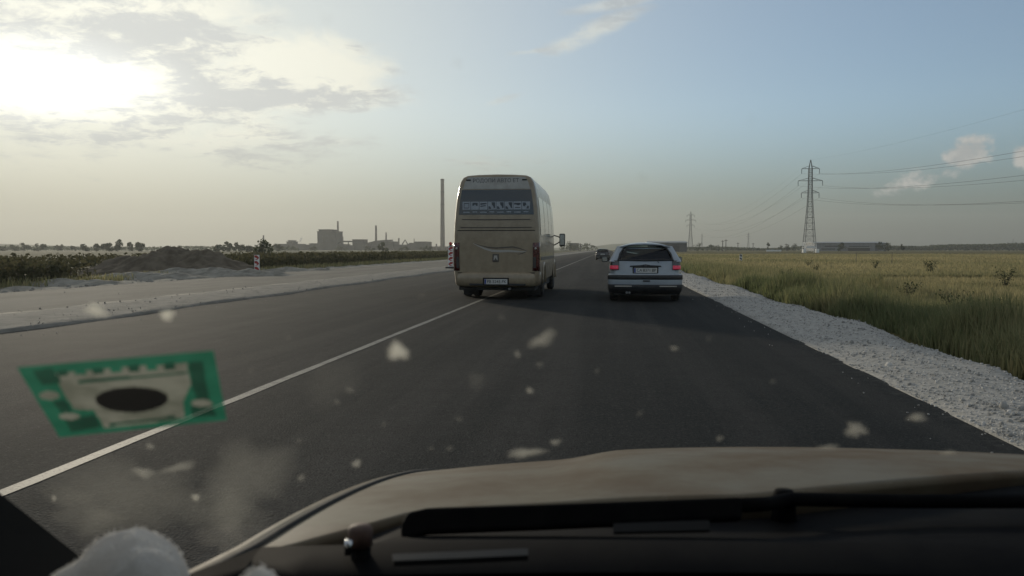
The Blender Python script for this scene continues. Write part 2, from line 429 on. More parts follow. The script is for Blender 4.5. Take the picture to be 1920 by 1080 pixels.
# right gravel shoulder: a low, uneven bank of crushed stone
def shoulder_z(x, y):
    t = (x - RX1)/(outer_x(y) - RX1)
    h = 0.004 + 0.07*math.sin(math.pi*min(max(t, 0), 1)) - max(0, t - .75)*0.75
    return h + 0.018*math.sin(x*9 + y*1.7) * math.sin(y*2.3 + x*3)
def outer_x(y):
    return 4.2 + 0.16*math.sin(y*0.55) + 0.10*math.sin(y*1.43 + 1) + 0.05*math.sin(y*3.7)
rows = []
y = -6.0
while y < 420:
    ox = outer_x(y); row = []
    for i in range(13):
        t = i/12; x = RX1 - 0.03 + (ox + 0.05 - RX1)*t
        row.append((x, y, shoulder_z(x, y) if i < 12 else GZ - 0.05))
    rows.append(row); y += max(0.22, abs(y)*0.02)
rows = [[(r[0][0], r[0][1], -0.1)] + r for r in rows]
shoulder = structure(MB().grid(rows).build('gravel_shoulder', M['gravel'], smooth=True))
# median strip between the carriageways
rows = []; y = -6.0
while y < 600:
    row = [(-10.98, y, -0.1)]
    for i in range(9):
        t = i/8; x = -10.95 + 2.38*t + (0.10*math.sin(y*.8 + 3) * t)
        row.append((x, y, 0.03 + 0.035*math.sin(math.pi*t) + 0.015*math.sin(y*1.9 + i*2.1)))
    row.append((row[-1][0] + 0.05, y, -0.02))
    rows.append(row); y += max(0.3, abs(y)*0.03)
median = structure(MB().grid(rows).build('median_gravel_strip', M['strip'], smooth=True))

# rough spoil ground between the unfinished carriageway and the crops
rows = []; y = 8.0
while y < 260:
    row = []
    for i in range(15):
        t = i/14; x = -20.6 + 4.5*t
        row.append((x, y, GZ + 0.02 + 0.11*abs(math.sin(x*2.3 + y*.9)*math.sin(y*1.31 + x*.7)) + 0.05*random.random() if 0 < i < 14 else GZ - .02))
    rows.append(row); y += max(0.35, y*0.015)
structure(MB().grid(rows).build('rough_ground', M['rubble'], smooth=True))

# loose stones
_t = (1 + 5**.5)/2
ICO_V = np.array([(-1,_t,0),(1,_t,0),(-1,-_t,0),(1,-_t,0),(0,-1,_t),(0,1,_t),(0,-1,-_t),(0,1,-_t),(_t,0,-1),(_t,0,1),(-_t,0,-1),(-_t,0,1)])/math.hypot(1, _t)
ICO_F = np.array([(0,11,5),(0,5,1),(0,1,7),(0,7,10),(0,10,11),(1,5,9),(5,11,4),(11,10,2),(10,7,6),(7,1,8),(3,9,4),(3,4,2),(3,2,6),(3,6,8),(3,8,9),(4,9,5),(2,4,11),(6,2,10),(8,6,7),(9,8,1)])
def stones(name, pos, size, m, parent=None):
    n = len(pos)
    V = np.repeat(ICO_V[None], n, 0)*(1 + rng.uniform(-.28, .28, (n, 12, 1)))
    V = V*rng.uniform(.55, 1.0, (n, 1, 3))*np.asarray(size)[:, None, None]
    a = rng.uniform(0, 6.283, n); c, s = np.cos(a)[:, None], np.sin(a)[:, None]
    x, y = V[:, :, 0]*c - V[:, :, 1]*s, V[:, :, 0]*s + V[:, :, 1]*c
    V = np.stack([x, y, V[:, :, 2]], 2) + np.asarray(pos)[:, None, :]
    T = (ICO_F[None] + (np.arange(n)*12)[:, None, None]).reshape(-1, 3)
    return np_mesh(name, V.reshape(-1, 3), T, m, parent, tint=np.repeat(rng.uniform(0, 1, n)**1.3, 12))
P_, S_ = [], []
for i in range(20000):
    y = 5.0 + 60*rng.random()**2.0
    t = rng.random()**(1.5 if rng.random() < .7 else 1.0); ox = outer_x(y); x = RX1 - 0.02 + (ox + .08 - RX1)*t
    # coarser belt along the outer half, as spread by the grader
    s = (0.006 + 0.015*rng.random()**2.6)*(1.25 if 0.08 < t < .85 and rng.random() < .5 else 0.9)
    if rng.random() < .012: s *= 1.9
    P_.append((x, y, shoulder_z(min(x, ox), y) + s*rng.uniform(-.35, .25))); S_.append(s)
stuff(stones('shoulder_gravel', P_, S_, M['stone']), 'loose pale crushed stone covering the roadside shoulder', 'gravel')
P_, S_ = [], []
for i in range(1300):
    y = 9 + 70*rng.random()**1.6; x = -10.9 + 2.5*rng.random() if rng.random() < .85 else -16.4 + 5.5*rng.random()
    s = 0.006 + 0.022*rng.random()**4
    P_.append((x, y, 0.06 + s*.1 if x > -10.95 else 0.02 + s*.2)); S_.append(s)
stuff(stones('median_gravel', P_, S_, M['dullstone']), 'loose stones strewn along the strip between the carriageways', 'gravel')
# chips thrown on to the asphalt edge
P_, S_ = [], []
for i in range(260):
    y = 4 + 40*rng.random()**1.5; x = RX1 - 0.5*rng.random()**3 if rng.random() < .6 else RX0 + 0.9*rng.random()**3
    s = 0.004 + 0.006*rng.random(); P_.append((x, y, 0.006 + s*.5)); S_.append(s)
stuff(stones('road_grit', P_, S_, M['stone']), 'stone chips scattered along the asphalt edges', 'gravel')

# ------------------------------------------------------------------ far hills
def ridge(name, pts, Y, depth, m):
    """a hill with its crest under the given picture points at distance Y, falling to the plain before and behind"""
    rows = [[], [], [], []]
    for (px, py) in pts:
        p = at(px, py, Y)
        rows[0].append((p.x, Y - depth, GZ - 1)); rows[1].append((p.x, Y - depth*.45, (p.z)*.6)); rows[2].append((p.x, Y, p.z)); rows[3].append((p.x*1.05, Y + depth*.6, GZ - 1))
    return structure(MB().grid(rows).build(name, m, smooth=True))
M['hill'] = mat('hill_scrub', (0.06, 0.07, 0.035), 1.0, c2=(0.10, 0.10, 0.055), scale=0.01, spec=0.05)
ridge('hill', [(-420, 468), (-300, 458), (-150, 452), (-40, 456), (60, 459), (160, 462), (230, 464.5), (300, 466), (420, 468)], 1250, 260, M['hill'])
ridge('hill', [(1000, 467), (1060, 464), (1110, 462), (1150, 457.5), (1185, 456), (1220, 459), (1290, 464), (1400, 467)], 2050, 350, M['hill'])
ridge('hill', [(1640, 467), (1740, 464), (1800, 462.8), (1860, 462), (1930, 463.5), (2060, 461), (2300, 463)], 1900, 350, M['hill'])

# ------------------------------------------------------------------ vegetation
M['grass'] = tint_mat('grass_blades', (0.135, 0.155, 0.070), (0.43, 0.36, 0.19), 0.75, 0.5)
M['weed'] = tint_mat('weed_leaves', (0.022, 0.036, 0.016), (0.075, 0.085, 0.035), 0.7, 0.3)
M['crop'] = tint_mat('crop_leaves', (0.058, 0.064, 0.034), (0.135, 0.115, 0.062), 0.75, 0.4)
M['leaf'] = tint_mat('tree_leaves', (0.035, 0.048, 0.022), (0.09, 0.105, 0.045), 0.7, 0.4)
M['bark'] = mat('bark', (0.06, 0.05, 0.04), 0.95, c2=(0.1, 0.085, 0.07), scale=12)

def vnoise(x, y, s, seed):
    """cheap smooth value noise for patches"""
    r = np.random.default_rng(seed); T = r.random((64, 64))
    u, v = np.asarray(x)*s, np.asarray(y)*s
    i, j = np.floor(u).astype(int), np.floor(v).astype(int); fu, fv = u - i, v - j
    fu, fv = fu*fu*(3-2*fu), fv*fv*(3-2*fv)
    q = lambda a, b: T[a % 64, b % 64]
    return (q(i, j)*(1-fu) + q(i+1, j)*fu)*(1-fv) + (q(i, j+1)*(1-fu) + q(i+1, j+1)*fu)*fv

def blades(name, x, y, h, w, tint, m, z0=GZ, lean=0.45):
    n = len(x); a = rng.uniform(0, 6.283, n); l = h*rng.uniform(.05, lean, n)
    b = a + rng.uniform(1.0, 2.1, n)
    wx, wy = np.cos(b)*w*.5, np.sin(b)*w*.5; lx, ly = np.cos(a)*l, np.sin(a)*l
    z = np.full(n, z0) if np.isscalar(z0) else z0
    V = np.stack([np.stack([x-wx, y-wy, z], 1), np.stack([x+wx, y+wy, z], 1),
                  np.stack([x+lx*.4-wx*.8, y+ly*.4-wy*.8, z+h*.55], 1), np.stack([x+lx*.4+wx*.8, y+ly*.4+wy*.8, z+h*.55], 1),
                  np.stack([x+lx, y+ly, z+h*.97], 1)], 1).reshape(-1, 3)
    F = np.array([(0, 1, 3), (0, 3, 2), (2, 3, 4)])
    T = (F[None] + (np.arange(n)*5)[:, None, None]).reshape(-1, 3)
    return np_mesh(name, V, T, m, tint=np.repeat(np.clip(tint, 0, 1), 5))

# verge and field to the right of the shoulder; denser and finer close by
def sample_field(n, y0, y1, p, xmin):
    y = y0 + (y1 - y0)*rng.random(n)**p
    x = xmin + (y*0.62 + 4 - xmin)*rng.random(n)**1.25
    return x, y
ox_np = np.vectorize(outer_x)
x, y = sample_field(210000, 6.5, 46, 1.5, 4.05)
keep = x > ox_np(y) - 0.03 + 0.10*rng.random(len(x)); x, y = x[keep], y[keep]
clump = vnoise(x, y, 1.1, 3); keep = rng.random(len(x)) < 0.35 + clump; x, y = x[keep], y[keep]; clump = clump[keep]
dist_edge = x - ox_np(y)
damp = np.clip(1.05 - dist_edge/6.0, 0, 1)*(0.6 + 0.6*vnoise(x, y, .35, 5))       # greener, taller growth in the ditch
h = (0.20 + 0.32*np.clip(damp, 0, 1) + 0.25*clump*np.clip(damp + .35, 0, 1))*rng.uniform(.55, 1.15, len(x))*np.clip(.45 + dist_edge*1.1, .4, 1)*(.55 + .8*vnoise(x, y, .75, 17))
tn = np.clip(0.70 - 0.52*damp + 0.42*(vnoise(x, y, .22, 9) - .5) + .45*(vnoise(x, y, 1.3, 19) - .5) + rng.normal(0, .13, len(x)), 0, 1)
stuff(blades('verge_grass', x, y, h, 0.011 + 0.009*rng.random(len(x)) + y*0.0004, tn, M['grass']), 'long green grass growing between the gravel shoulder and the dry field', 'grass')
x, y = sample_field(120000, 38, 210, 1.7, 4.3)
keep = x > ox_np(y); x, y = x[keep], y[keep]
tn = np.clip(0.66 + 0.5*(vnoise(x, y, .06, 11) - .5) + rng.normal(0, .1, len(x)) - np.clip(1 - (x - 4)/7, 0, 1)*.45, 0, 1)
stuff(blades('field_grass', x, y, (0.20 + 0.22*vnoise(x, y, .12, 13))*rng.uniform(.6, 1.2, len(x)), 0.035 + y*0.0008, tn, M['grass']), 'dry straw-coloured grass of the open field', 'grass')
# strip of dry grass on the far left edge
x = -18.9 - 1.5*rng.random(14000); y = 14 + 170*rng.random(14000)**1.5
stuff(blades('left_verge_grass', x, y, 0.16 + 0.3*rng.random(14000), 0.02 + y*.0006, np.clip(.45 + rng.normal(0, .2, 14000), 0, 1), M['grass']), 'thin dry grass in front of the crop rows', 'grass')

def leaf_cloud(pts, size, spread=1.0):
    """leaf-sized faces at the given points -> verts, tris"""
    n = len(pts); u = rng.normal(size=(n, 3)); u /= np.linalg.norm(u, axis=1)[:, None]
    w = np.cross(u, rng.normal(size=(n, 3))); w /= np.linalg.norm(w, axis=1)[:, None]
    s = np.asarray(size)[:, None]*np.ones((n, 1))
    V = np.stack([pts - u*s*.5, pts + w*s*.32, pts + u*s*.6, pts - w*s*.32], 1).reshape(-1, 3)
    T = (np.array([(0, 1, 2), (0, 2, 3)])[None] + (np.arange(n)*4)[:, None, None]).reshape(-1, 3)
    return V, T

def weed(name, loc, hgt, label, dens=260, dry=0.3):
    """bushy roadside weed: forked stems with small leaves"""
    root = empty(name, loc); tag(root, label, 'weed', 'tall weeds among the verge grass')
    st = MB(); pts = []
    for i in range(7):
        a = random.uniform(0, 6.28); sp = random.uniform(.15, .5)*hgt
        p1 = Vector((math.cos(a)*sp*.35, math.sin(a)*sp*.35, hgt*.5)); p2 = Vector((math.cos(a)*sp, math.sin(a)*sp, hgt*random.uniform(.75, 1.02)))
        st.tube([(0, 0, -.05), p1, p2], [.007, .005, .002], 4)
        for q in range(dens//7):
            t = random.uniform(.25, 1.05); c = p1*2*t*(1-t) + p2*t*t
            pts.append((c.x + random.gauss(0, .06*hgt), c.y + random.gauss(0, .06*hgt), max(.03, c.z + random.gauss(0, .05*hgt))))
    st.build('stem', M['bark'], root)
    V, T = leaf_cloud(np.array(pts), rng.uniform(.03, .075, len(pts))*hgt/.8)
    np_mesh('foliage', V, T, M['weed'], root, tint=np.repeat(np.clip(rng.normal(dry, .2, len(pts)), 0, 1), 4))
    return root
for i, (px, py, hh, dr, lab) in enumerate([
        (1860, 640, .62, .9, 'pale feathery weed standing in the dark verge grass at the frame edge'),
        (1790, 610, .55, .8, 'pale dry weed in the dark ditch grass, second from the frame edge'),
        (1700, 575, .5, .25, 'dark bushy weed at the grass edge beside the widest gravel'),
        (1470, 532, .55, .95, 'straw-coloured weed tuft at the gravel edge just ahead of the hatchback shadow'),
        (1530, 515, .5, .1, 'dark green weed clump in the middle of the verge'),
        (1745, 520, .7, .15, 'dark thistle clump rising from the dry field'),
        (1640, 508, .7, .2, 'low dark bush in the dry field below the long warehouse'),
        (1515, 503, .5, .35, 'small dark bush in the dry field below the near pylon'),
        (1885, 545, .6, .5, 'olive weed clump near the frame edge above the ditch'),
        (1320, 496, .35, .15, 'flat dark patch of weeds beside the hatchback')]):
    p = gnd(px, py, GZ); weed('weed', p, hh*(1 + i % 3*.1), lab, dry=dr)

# crop field on the left: rows of tall dark plants
def crops():
    P, S, Tn, sv = [], [], [], []
    stalk = MB()
    n = 0
    for row in range(26):
        xr = -20.2 - row*0.72
        yv = 12.0
        while yv < 190:
            yv += random.uniform(.22, .40)*(1 + yv*.010)
            if random.random() < .06: continue
            if row > 5 and random.random() < min(.75, row*.035): continue
            dmound = math.hypot((xr + 22.5)/5.0, (yv - 38)/7.0)
            if dmound < 1: continue
            X, Yp = xr + random.gauss(0, .1), yv
            h = random.gauss(.80, .07)*(1.0 + 0.12*math.sin(yv*.11 + row))
            if row < 4 or random.random() < .3: stalk.bar((X, Yp, GZ), (X + random.gauss(0, .05), Yp, GZ + h), .012, .008, 3, False)
            nl = 26 if row < 3 else 10
            for q in range(nl):
                t = random.random()**.7
                P.append((X + random.gauss(0, .13), Yp + random.gauss(0, .13), GZ + .08 + t*h)); S.append(random.uniform(.14, .28)); Tn.append(.2 + .5*random.random()*(1 if t > .6 else .6))
            P.append((X, Yp, GZ + h + .02)); S.append(.20); Tn.append(.75)
    V, T = leaf_cloud(np.array(P), np.array(S))
    o = np_mesh('crop_rows', V, T, M['crop'], tint=np.repeat(np.array(Tn), 4))
    stuff(o, 'dense dark crop plants filling the field beyond the rubble', 'crop')
    st = stalk.build('stalk', M['bark'], o); st['kind'] = 'stuff'
crops()

# spoil heaps
def heap(name, cx, cy, rx, ry, hgt, m, label, seed, peaks=((0, 0, 1.0),), cat='mound'):
    r = np.random.default_rng(seed); N = 84
    u = np.linspace(-1.3, 1.3, N); Xg, Yg = np.meshgrid(u, u)
    Z = np.zeros_like(Xg)
    for (ax, ay, k) in peaks:
        d = np.sqrt((Xg - ax)**2 + (Yg - ay)**2); Z = np.maximum(Z, k*np.clip(1 - d, 0, 1)**1.0)
    nz = sum(vnoise(Xg*rx + 30, Yg*ry + 30, s, seed + i)*a for i, (s, a) in enumerate(((.6, .45), (1.5, .30), (3.4, .22), (7, .16))))
    Z = Z*hgt*(.62 + .62*nz) + (nz - .45)*.16*hgt*(Z > .01)
    Z = np.where(np.sqrt(Xg**2 + Yg**2) > 1.22, -.1, Z)
    rows = [[(Xg[i, j]*rx, Yg[i, j]*ry, float(Z[i, j])) for j in range(N)] for i in range(N)]
    o = MB().grid(rows).build(name, m); o.location = (cx, cy, GZ)
    o.data.polygons.foreach_set('use_smooth', [True]*len(o.data.polygons))
    tag(o, label, cat, 'heaps of spoil beside the unfinished carriageway'); return o
def hx(px, Y): return at(px, 480, Y).x
heap('earth_mound', hx(322, 41), 41, 3.5, 3.4, 1.62, M['earth'], 'tall dark peaked heap of earth beyond the unfinished carriageway', 21, ((0, 0, 1.0), (.55, -.1, .72), (-.6, .1, .6)))
heap('rubble_heap', hx(405, 36.5), 36.5, 3.1, 1.6, .62, M['rubble'], 'low pale rubble heap at the foot of the earth mound', 22, ((0, 0, 1), (.5, .1, .8), (-.5, 0, .8)))
heap('rubble_heap', hx(255, 33.5), 33.5, 2.8, 1.5, .48, M['rubble'], 'low grey rubble heap nearest the bare end of the mound, under the scrub', 23, ((0, 0, 1), (.6, 0, .7)))
heap('rubble_heap', hx(120, 28), 28, 2.4, 1.3, .30, M['rubble'], 'flattest rubble spread in front of the crop rows near the frame edge', 24, ((0, 0, 1), (.5, 0, .8)))
heap('rubble_heap', hx(545, 46), 46, 3.0, 1.3, .40, M['rubble'], 'low rubble ridge beyond the striped marker panel', 25, ((0, 0, 1), (.6, 0, .7), (-.6, 0, .7)))
P_, S_ = [], []
for i in range(900):
    yv = random.uniform(22, 52); xv = -16.6 - abs(random.gauss(0, 1.6)); s = .03 + .09*random.random()**3
    P_.append((xv, yv, GZ + s*.4 + .04)); S_.append(s)
stuff(stones('rubble', P_, S_, M['dullstone']), 'broken stones strewn before the spoil heaps', 'rubble')

# trees
def tree(px, pyb, Y, hgt, wid, label, group, n=420, leaf=None, dark=0.25, trunk=.22, name='tree', lobes=9, cat='tree'):
    p = at(px, pyb, Y); root = empty(name, (p.x, Y, GZ)); tag(root, label, cat, group)
    tb = MB(); top = Vector((random.gauss(0, .04)*hgt, 0, hgt*.62))
    tb.tube([(0, 0, -.1), (random.gauss(0, .02)*hgt, 0, hgt*.3), top], [hgt*.032, hgt*.022, hgt*.01], 6)
    cs = []
    for i in range(lobes):
        a = random.uniform(0, 6.28); rr = random.uniform(.1, .36)*wid; z = random.uniform(trunk + .12, .88)*hgt
        rr *= 1 - .55*max(0, (z/hgt - .55)/.45)
        c = Vector((math.cos(a)*rr, math.sin(a)*rr, z)); cs.append((c, random.uniform(.13, .24)*min(wid, hgt*1.3)))
        tb.tube([(0, 0, hgt*random.uniform(.18, .4)), c*.6 + Vector((0, 0, z*.25)), c], [hgt*.012, hgt*.007, hgt*.003], 4)
    tb.build('trunk', M['bark'], root)
    pts = []
    for i in range(n):
        c, r = random.choice(cs); v = Vector((random.gauss(0, 1), random.gauss(0, 1), random.gauss(0, .8))).normalized()*r*random.random()**.4
        pts.append(c + v)
    V, T = leaf_cloud(np.array([tuple(q) for q in pts]), rng.uniform(.7, 1.3, n)*(leaf or hgt*.085))
    np_mesh('crown', V, T, M['leaf'], root, tint=np.repeat(np.clip(rng.normal(dark, .2, n), 0, 1), 4))
    return root
GL = 'trees along the horizon beyond the crop field'
left_trees = [(15, 560, 8.5, 17), (45, 560, 7.5, 14), (78, 520, 6.5, 12), (110, 600, 6, 11), (135, 600, 5, 10), (160, 470, 6, 6), (181, 470, 7, 5),
              (197, 480, 6, 5), (205, 430, 6.5, 5), (221, 430, 9, 6), (243, 460, 7.5, 4), (262, 450, 7.5, 8), (410, 420, 5, 7), (428, 430, 7, 10), (450, 430, 6, 8), (465, 420, 5.5, 6)]
words_l = ['leftmost broad tree in front of the far hill', 'second broad tree before the far hill', 'rounded tree at the end of the leftmost broad group', 'low tree in the gap before the far hill',
           'smallest low tree in the gap before the far hill', 'narrow tree starting the scrubby row beside the mound', 'slim upright tree in the scrubby row beside the mound', 'third narrow tree of the scrubby row',
           'short narrow tree beneath the flat-topped one', 'tallest flat-topped tree of the scrubby row', 'thin spindly tree just before the mound', 'leafy tree touching the dark mound outline',
           'low tree at the mound foot before the striped panel', 'broad flat tree between the mound and the striped panel', 'rounded tree just before the striped panel', 'small tree right beside the striped panel']
for (px, Y, hh, ww), lab in zip(left_trees, words_l):
    tree(px, 480, Y, hh*.74, ww, lab, GL, n=700, lobes=9, leaf=.8, trunk=.02)
tree(490, 480, 150, 3.6, 4.6, 'spiky light green bush rising behind the striped marker panel', GL, n=420, leaf=.45, dark=.45, trunk=.05, name='bush', cat='bush')
for px, Y, hh, ww, lab in [(520, 480, 4.2, 11, 'wide low scrub just before the factory sheds'), (548, 700, 4.2, 16, 'wide scrub below the first factory shed'), (590, 700, 4.0, 15, 'wide scrub below the tall factory block'),
                           (640, 700, 3.8, 18, 'wide scrub between the factory block and the square tower'), (690, 640, 3.6, 14, 'wide scrub below the square factory tower'), (718, 420, 5, 7, 'dark bush standing out before the factory'), (760, 640, 3.6, 15, 'wide scrub before the pipe bridge'), (800, 640, 3.8, 14, 'wide scrub before the tall chimney')]:
    tree(px, 480, Y, hh, ww, lab, 'scrub before the factory', n=420, leaf=.8, trunk=.02, lobes=12, name='bush', cat='bush')
GC = 'trees where the road meets the horizon'
for px, Y, hh, ww, lab in [(1058, 520, 6, 9, 'tree beside the minibus mirror'), (1070, 560, 7, 9, 'taller tree past the minibus mirror'), (1085, 600, 6, 10, 'rounded tree in the middle of the gap between minibus and dark car'),
                           (1101, 560, 5.5, 9, 'tree nearest the dark car, on its outer side'), (1112, 700, 4.5, 8, 'small tree right beside the dark car')]:
    tree(px, 478, Y, hh, ww, lab, GC, n=260, leaf=.7, lobes=8, trunk=.08)
GR = 'trees along the far side of the dry field'
for px, Y, hh, ww, lab in [(1310, 560, 5.2, 8, 'rounded tree beside the foot of the middle pylon'), (1333, 560, 4.2, 7, 'small dark tree past the middle pylon'), (1346, 620, 3.6, 8, 'low tree before the twin poles'), (1440, 560, 6, 3.4, 'slim upright tree above the low white wall'),
                           (1462, 640, 4, 8, 'low tree at the end of the low white wall'), (1478, 600, 4.6, 5, 'small tree between the white wall and the near pylon'), (1489, 600, 5, 5, 'crooked tree just before the near pylon'),
                           (1576, 480, 5.0, 5.6, 'dark rounded tree in front of the long warehouse'), (1648, 470, 5.2, 5.5, 'dark leafy tree covering the end of the long warehouse'), (1660, 470, 5.8, 6, 'taller dark tree at the corner of the long warehouse'),
                           (1693, 500, 4.6, 3.4, 'single rounded tree standing free past the long warehouse')]:
    tree(px, 478, Y, hh, ww, lab, GR, n=320, leaf=.55, lobes=9, trunk=.06, dark=.1)
# the far wood along the right horizon reads as one mass
pts, sz = [], []
for i in range(16000):
    px = random.uniform(1560, 2350); Yw = random.uniform(820, 900); X0 = at(px, 470, Yw).x
    hh = 3.0 + 3.2*float(vnoise(X0, 0, .02, 31)) + 1.8*float(vnoise(X0, 0, .09, 33))
    pts.append((X0, Yw, GZ + hh*random.random()**.6)); sz.append(random.uniform(1.4, 2.6))
V, T = leaf_cloud(np.array(pts), np.array(sz))
stuff(np_mesh('far_wood', V, T, M['leaf'], tint=np.repeat(rng.uniform(0, .5, len(pts)), 4)), 'dark wood along the horizon beyond the dry field', 'wood')
pts, sz = [], []
for i in range(9000):
    px = random.uniform(1225, 1560); Yw = random.uniform(760, 820); X0 = at(px, 470, Yw).x
    hh = 1.5 + 3.4*float(vnoise(X0, 9, .05, 41))
    pts.append((X0, Yw, GZ + hh*random.random()**.6)); sz.append(random.uniform(.7, 1.5))
V, T = leaf_cloud(np.array(pts), np.array(sz))
stuff(np_mesh('far_scrub', V, T, M['leaf'], tint=np.repeat(rng.uniform(0, .6, len(pts)), 4)), 'low scrub along the horizon between the pylons', 'scrub')
pts, sz = [], []
for i in range(9000):
    px = random.uniform(-350, 560); Yw = random.uniform(680, 760); X0 = at(px, 470, Yw).x
    hh = 2.0 + 3.0*float(vnoise(X0, 3, .03, 51))
    pts.append((X0, Yw, GZ + hh*random.random()**.6)); sz.append(random.uniform(.9, 1.8))
V, T = leaf_cloud(np.array(pts), np.array(sz))
stuff(np_mesh('far_hedgerow', V, T, M['leaf'], tint=np.repeat(rng.uniform(0, .6, len(pts)), 4)), 'hedgerow along the horizon below the far hill', 'hedgerow')

# ------------------------------------------------------------------ factory on the horizon
M['conc'] = mat('factory_concrete', (0.05, 0.049, 0.047), 0.9, c2=(0.075, 0.073, 0.069), scale=.08, spec=.1)
M['brick'] = mat('chimney_concrete', (0.15, 0.125, 0.105), 0.9, c2=(0.20, 0.17, 0.145), scale=.1, spec=.1)
M['steel'] = mat('factory_steel', (0.06, 0.06, 0.06), 0.7, c2=(0.085, 0.083, 0.08), scale=.2, spec=.2)
M['openg'] = mat('dark_glazing', (0.03, 0.032, 0.035), 0.4)
FY = 1000.0
def fx(px, Y=FY): return at(px, 467, Y).x
def fz(py, Y=FY): return at(960, py, Y).z
def works(name, boxes, label, cat='building', Y=FY, depth=18, wins=(), m=None, parapet=True):
    px0, px1 = min(b[0] for b in boxes), max(b[1] for b in boxes); c = (fx(px0, Y) + fx(px1, Y))/2
    root = empty(name, (c, Y, GZ)); tag(root, label, cat, 'buildings of the factory on the horizon')
    for i, (a, b2, t) in enumerate(boxes):
        x0, x1, zt = fx(a, Y) - c, fx(b2, Y) - c, fz(t, Y) - GZ
        MB().box(x0, x1, -depth*.5*(1 - .04*i), depth*.5*(1 - .04*i), 0, zt - .6).build('wall', m or M['conc'], root)
        if parapet: MB().box(x0 - .5, x1 + .5, -depth*.5 - .5, depth*.5 + .5, zt - .6, zt).build('roof', M['steel'], root)
    for (a, b2, t0, t1) in wins:
        MB().box(fx(a, Y) - c, fx(b2, Y) - c, -depth*.5 - .15, -depth*.5 + .1, fz(t1, Y) - GZ, fz(t0, Y) - GZ).build('window', M['openg'], root)
    return root
works('factory_block', [(601.5, 637, 433), (604, 627, 429.5)], 'tallest grey block of the factory, with a stepped roof', wins=[(604, 611, 440, 444), (615, 622, 440, 444), (626, 633, 440, 444), (604, 611, 449, 453), (615, 622, 449, 453), (626, 633, 449, 453)], depth=24)
works('factory_shed', [(529, 568, 457), (543, 553, 452.5), (546, 550, 450)], 'factory shed with a small rooftop cabin, at the near-hill end', depth=20)
works('factory_shed', [(568, 602, 458.5), (586, 602, 456)], 'low stepped shed joined to the tallest factory block', depth=22)
works('factory_shed', [(637, 652, 457.5), (652, 666, 462)], 'low shed under the sloping conveyor beside the tallest block', depth=20)
works('factory_tower', [(664.5, 686, 448.5)], 'square factory tower between the two conveyors', depth=16, wins=[(667, 683, 453, 455)])
works('factory_shed', [(686, 742, 460), (704, 742, 452.5)], 'long factory shed below the upper conveyor', depth=24)
works('factory_shed', [(742, 775, 458.5), (771, 780, 455.5)], 'factory shed below the angled pipe frame', depth=20)
works('factory_shed', [(780, 806, 453.5), (783, 803, 452.8)], 'flat-topped factory hall before the tall chimney', depth=22)
works('factory_shed', [(806, 872, 462.0)], 'lowest long factory shed behind the tall chimney', depth=26, Y=1030)
works('factory_shed', [(640, 668, 463), (646, 660, 459.5)], 'low dark shed filling the gap below the level conveyor', depth=20, Y=1040)
works('factory_shed', [(688, 702, 456.5), (690, 697, 454.5)], 'small stepped shed between the square tower and the dark thin chimney', depth=16, Y=1020)
works('factory_shed', [(726, 740, 456), (729, 734, 452)], 'shed with a rooftop cabin under the end of the rising conveyor', depth=16, Y=990)
works('factory_shed', [(757, 785, 461), (768, 772, 457)], 'low shed just before the flat-topped hall', depth=18, Y=1015)
works('factory_shed', [(510, 532, 461.5), (516, 524, 459.8)], 'low outlying shed at the near-hill end of the factory', depth=16, Y=1010)
def chimney(px0, px1, pt, label, Y=FY, pb=466, rb=None, bands=3, m=None):
    X0 = (fx(px0, Y) + fx(px1, Y))/2; r0 = (fx(px1, Y) - fx(px0, Y))/2; rt = rb or r0*.72; hgt = fz(pt, Y) - GZ
    root = empty('chimney', (X0, Y, GZ)); tag(root, label, 'chimney', 'chimneys of the factory')
    MB().lathe([(r0, 0), (r0*.97, hgt*.12), (rt + (r0 - rt)*.35, hgt*.55), (rt, hgt*.99), (rt*.8, hgt*.992), (rt*.8, hgt*.9)], 16).build('shaft', m or M['brick'], root, smooth=True)
    for i in range(bands):
        z = hgt*(.985 - i*.17)
        MB().lathe([(rt*1.0, z - hgt*.012), (rt*1.14, z - hgt*.01), (rt*1.14, z), (rt, z + hgt*.003)], 16).build('ring', M['steel'], root)
    return root
chimney(825.4, 834.4, 333, 'very tall tapered chimney standing beside the minibus', Y=990, bands=4)
chimney(631.8, 636, 413, 'thin chimney rising from the tallest factory block')
chimney(703, 707.6, 421.5, 'dark thin chimney above the long factory shed')
chimney(722.4, 725.8, 435, 'short thin chimney above the upper conveyor')
chimney(492.6, 496.2, 440, 'lone thin chimney above the spiky bush', Y=950, bands=2)
chimney(641.8, 644.4, 443, 'smallest thin stack beside the tallest factory block', bands=1)
chimney(746, 749.6, 446, 'squat stack past the upper conveyor', bands=1)
chimney(775.6, 777.6, 447, 'thin vent pipe before the flat-topped hall', bands=1)
chimney(816.4, 820, 457, 'squat vent just before the tall chimney', bands=1)
def gallery(label, pts, thick, legs):
    root = empty('conveyor', (fx(pts[0][0]), FY - 4, GZ)); tag(root, label, 'conveyor', 'conveyor galleries of the factory'); cx = root.location.x
    P = [Vector((fx(a) - cx, 0, fz(b2) - GZ)) for a, b2 in pts]
    q = MB()
    for i in range(len(P)-1):
        a, b2 = P[i], P[i+1]
        q.slab([a + Vector((0, -1.6, 0)), b2 + Vector((0, -1.6, 0)), b2 + Vector((0, -1.6, -thick)), a + Vector((0, -1.6, -thick))], (0, 3.2, 0))
    q.build('gallery', M['steel'], root)
    for (a, t) in legs:
        z = fz(t) - GZ
        MB().bar((fx(a) - cx, -1, 0), (fx(a) - cx, -1, z), .35).bar((fx(a) - cx, 1, 0), (fx(a) - cx, 1, z), .35).build('trestle', M['steel'], root)
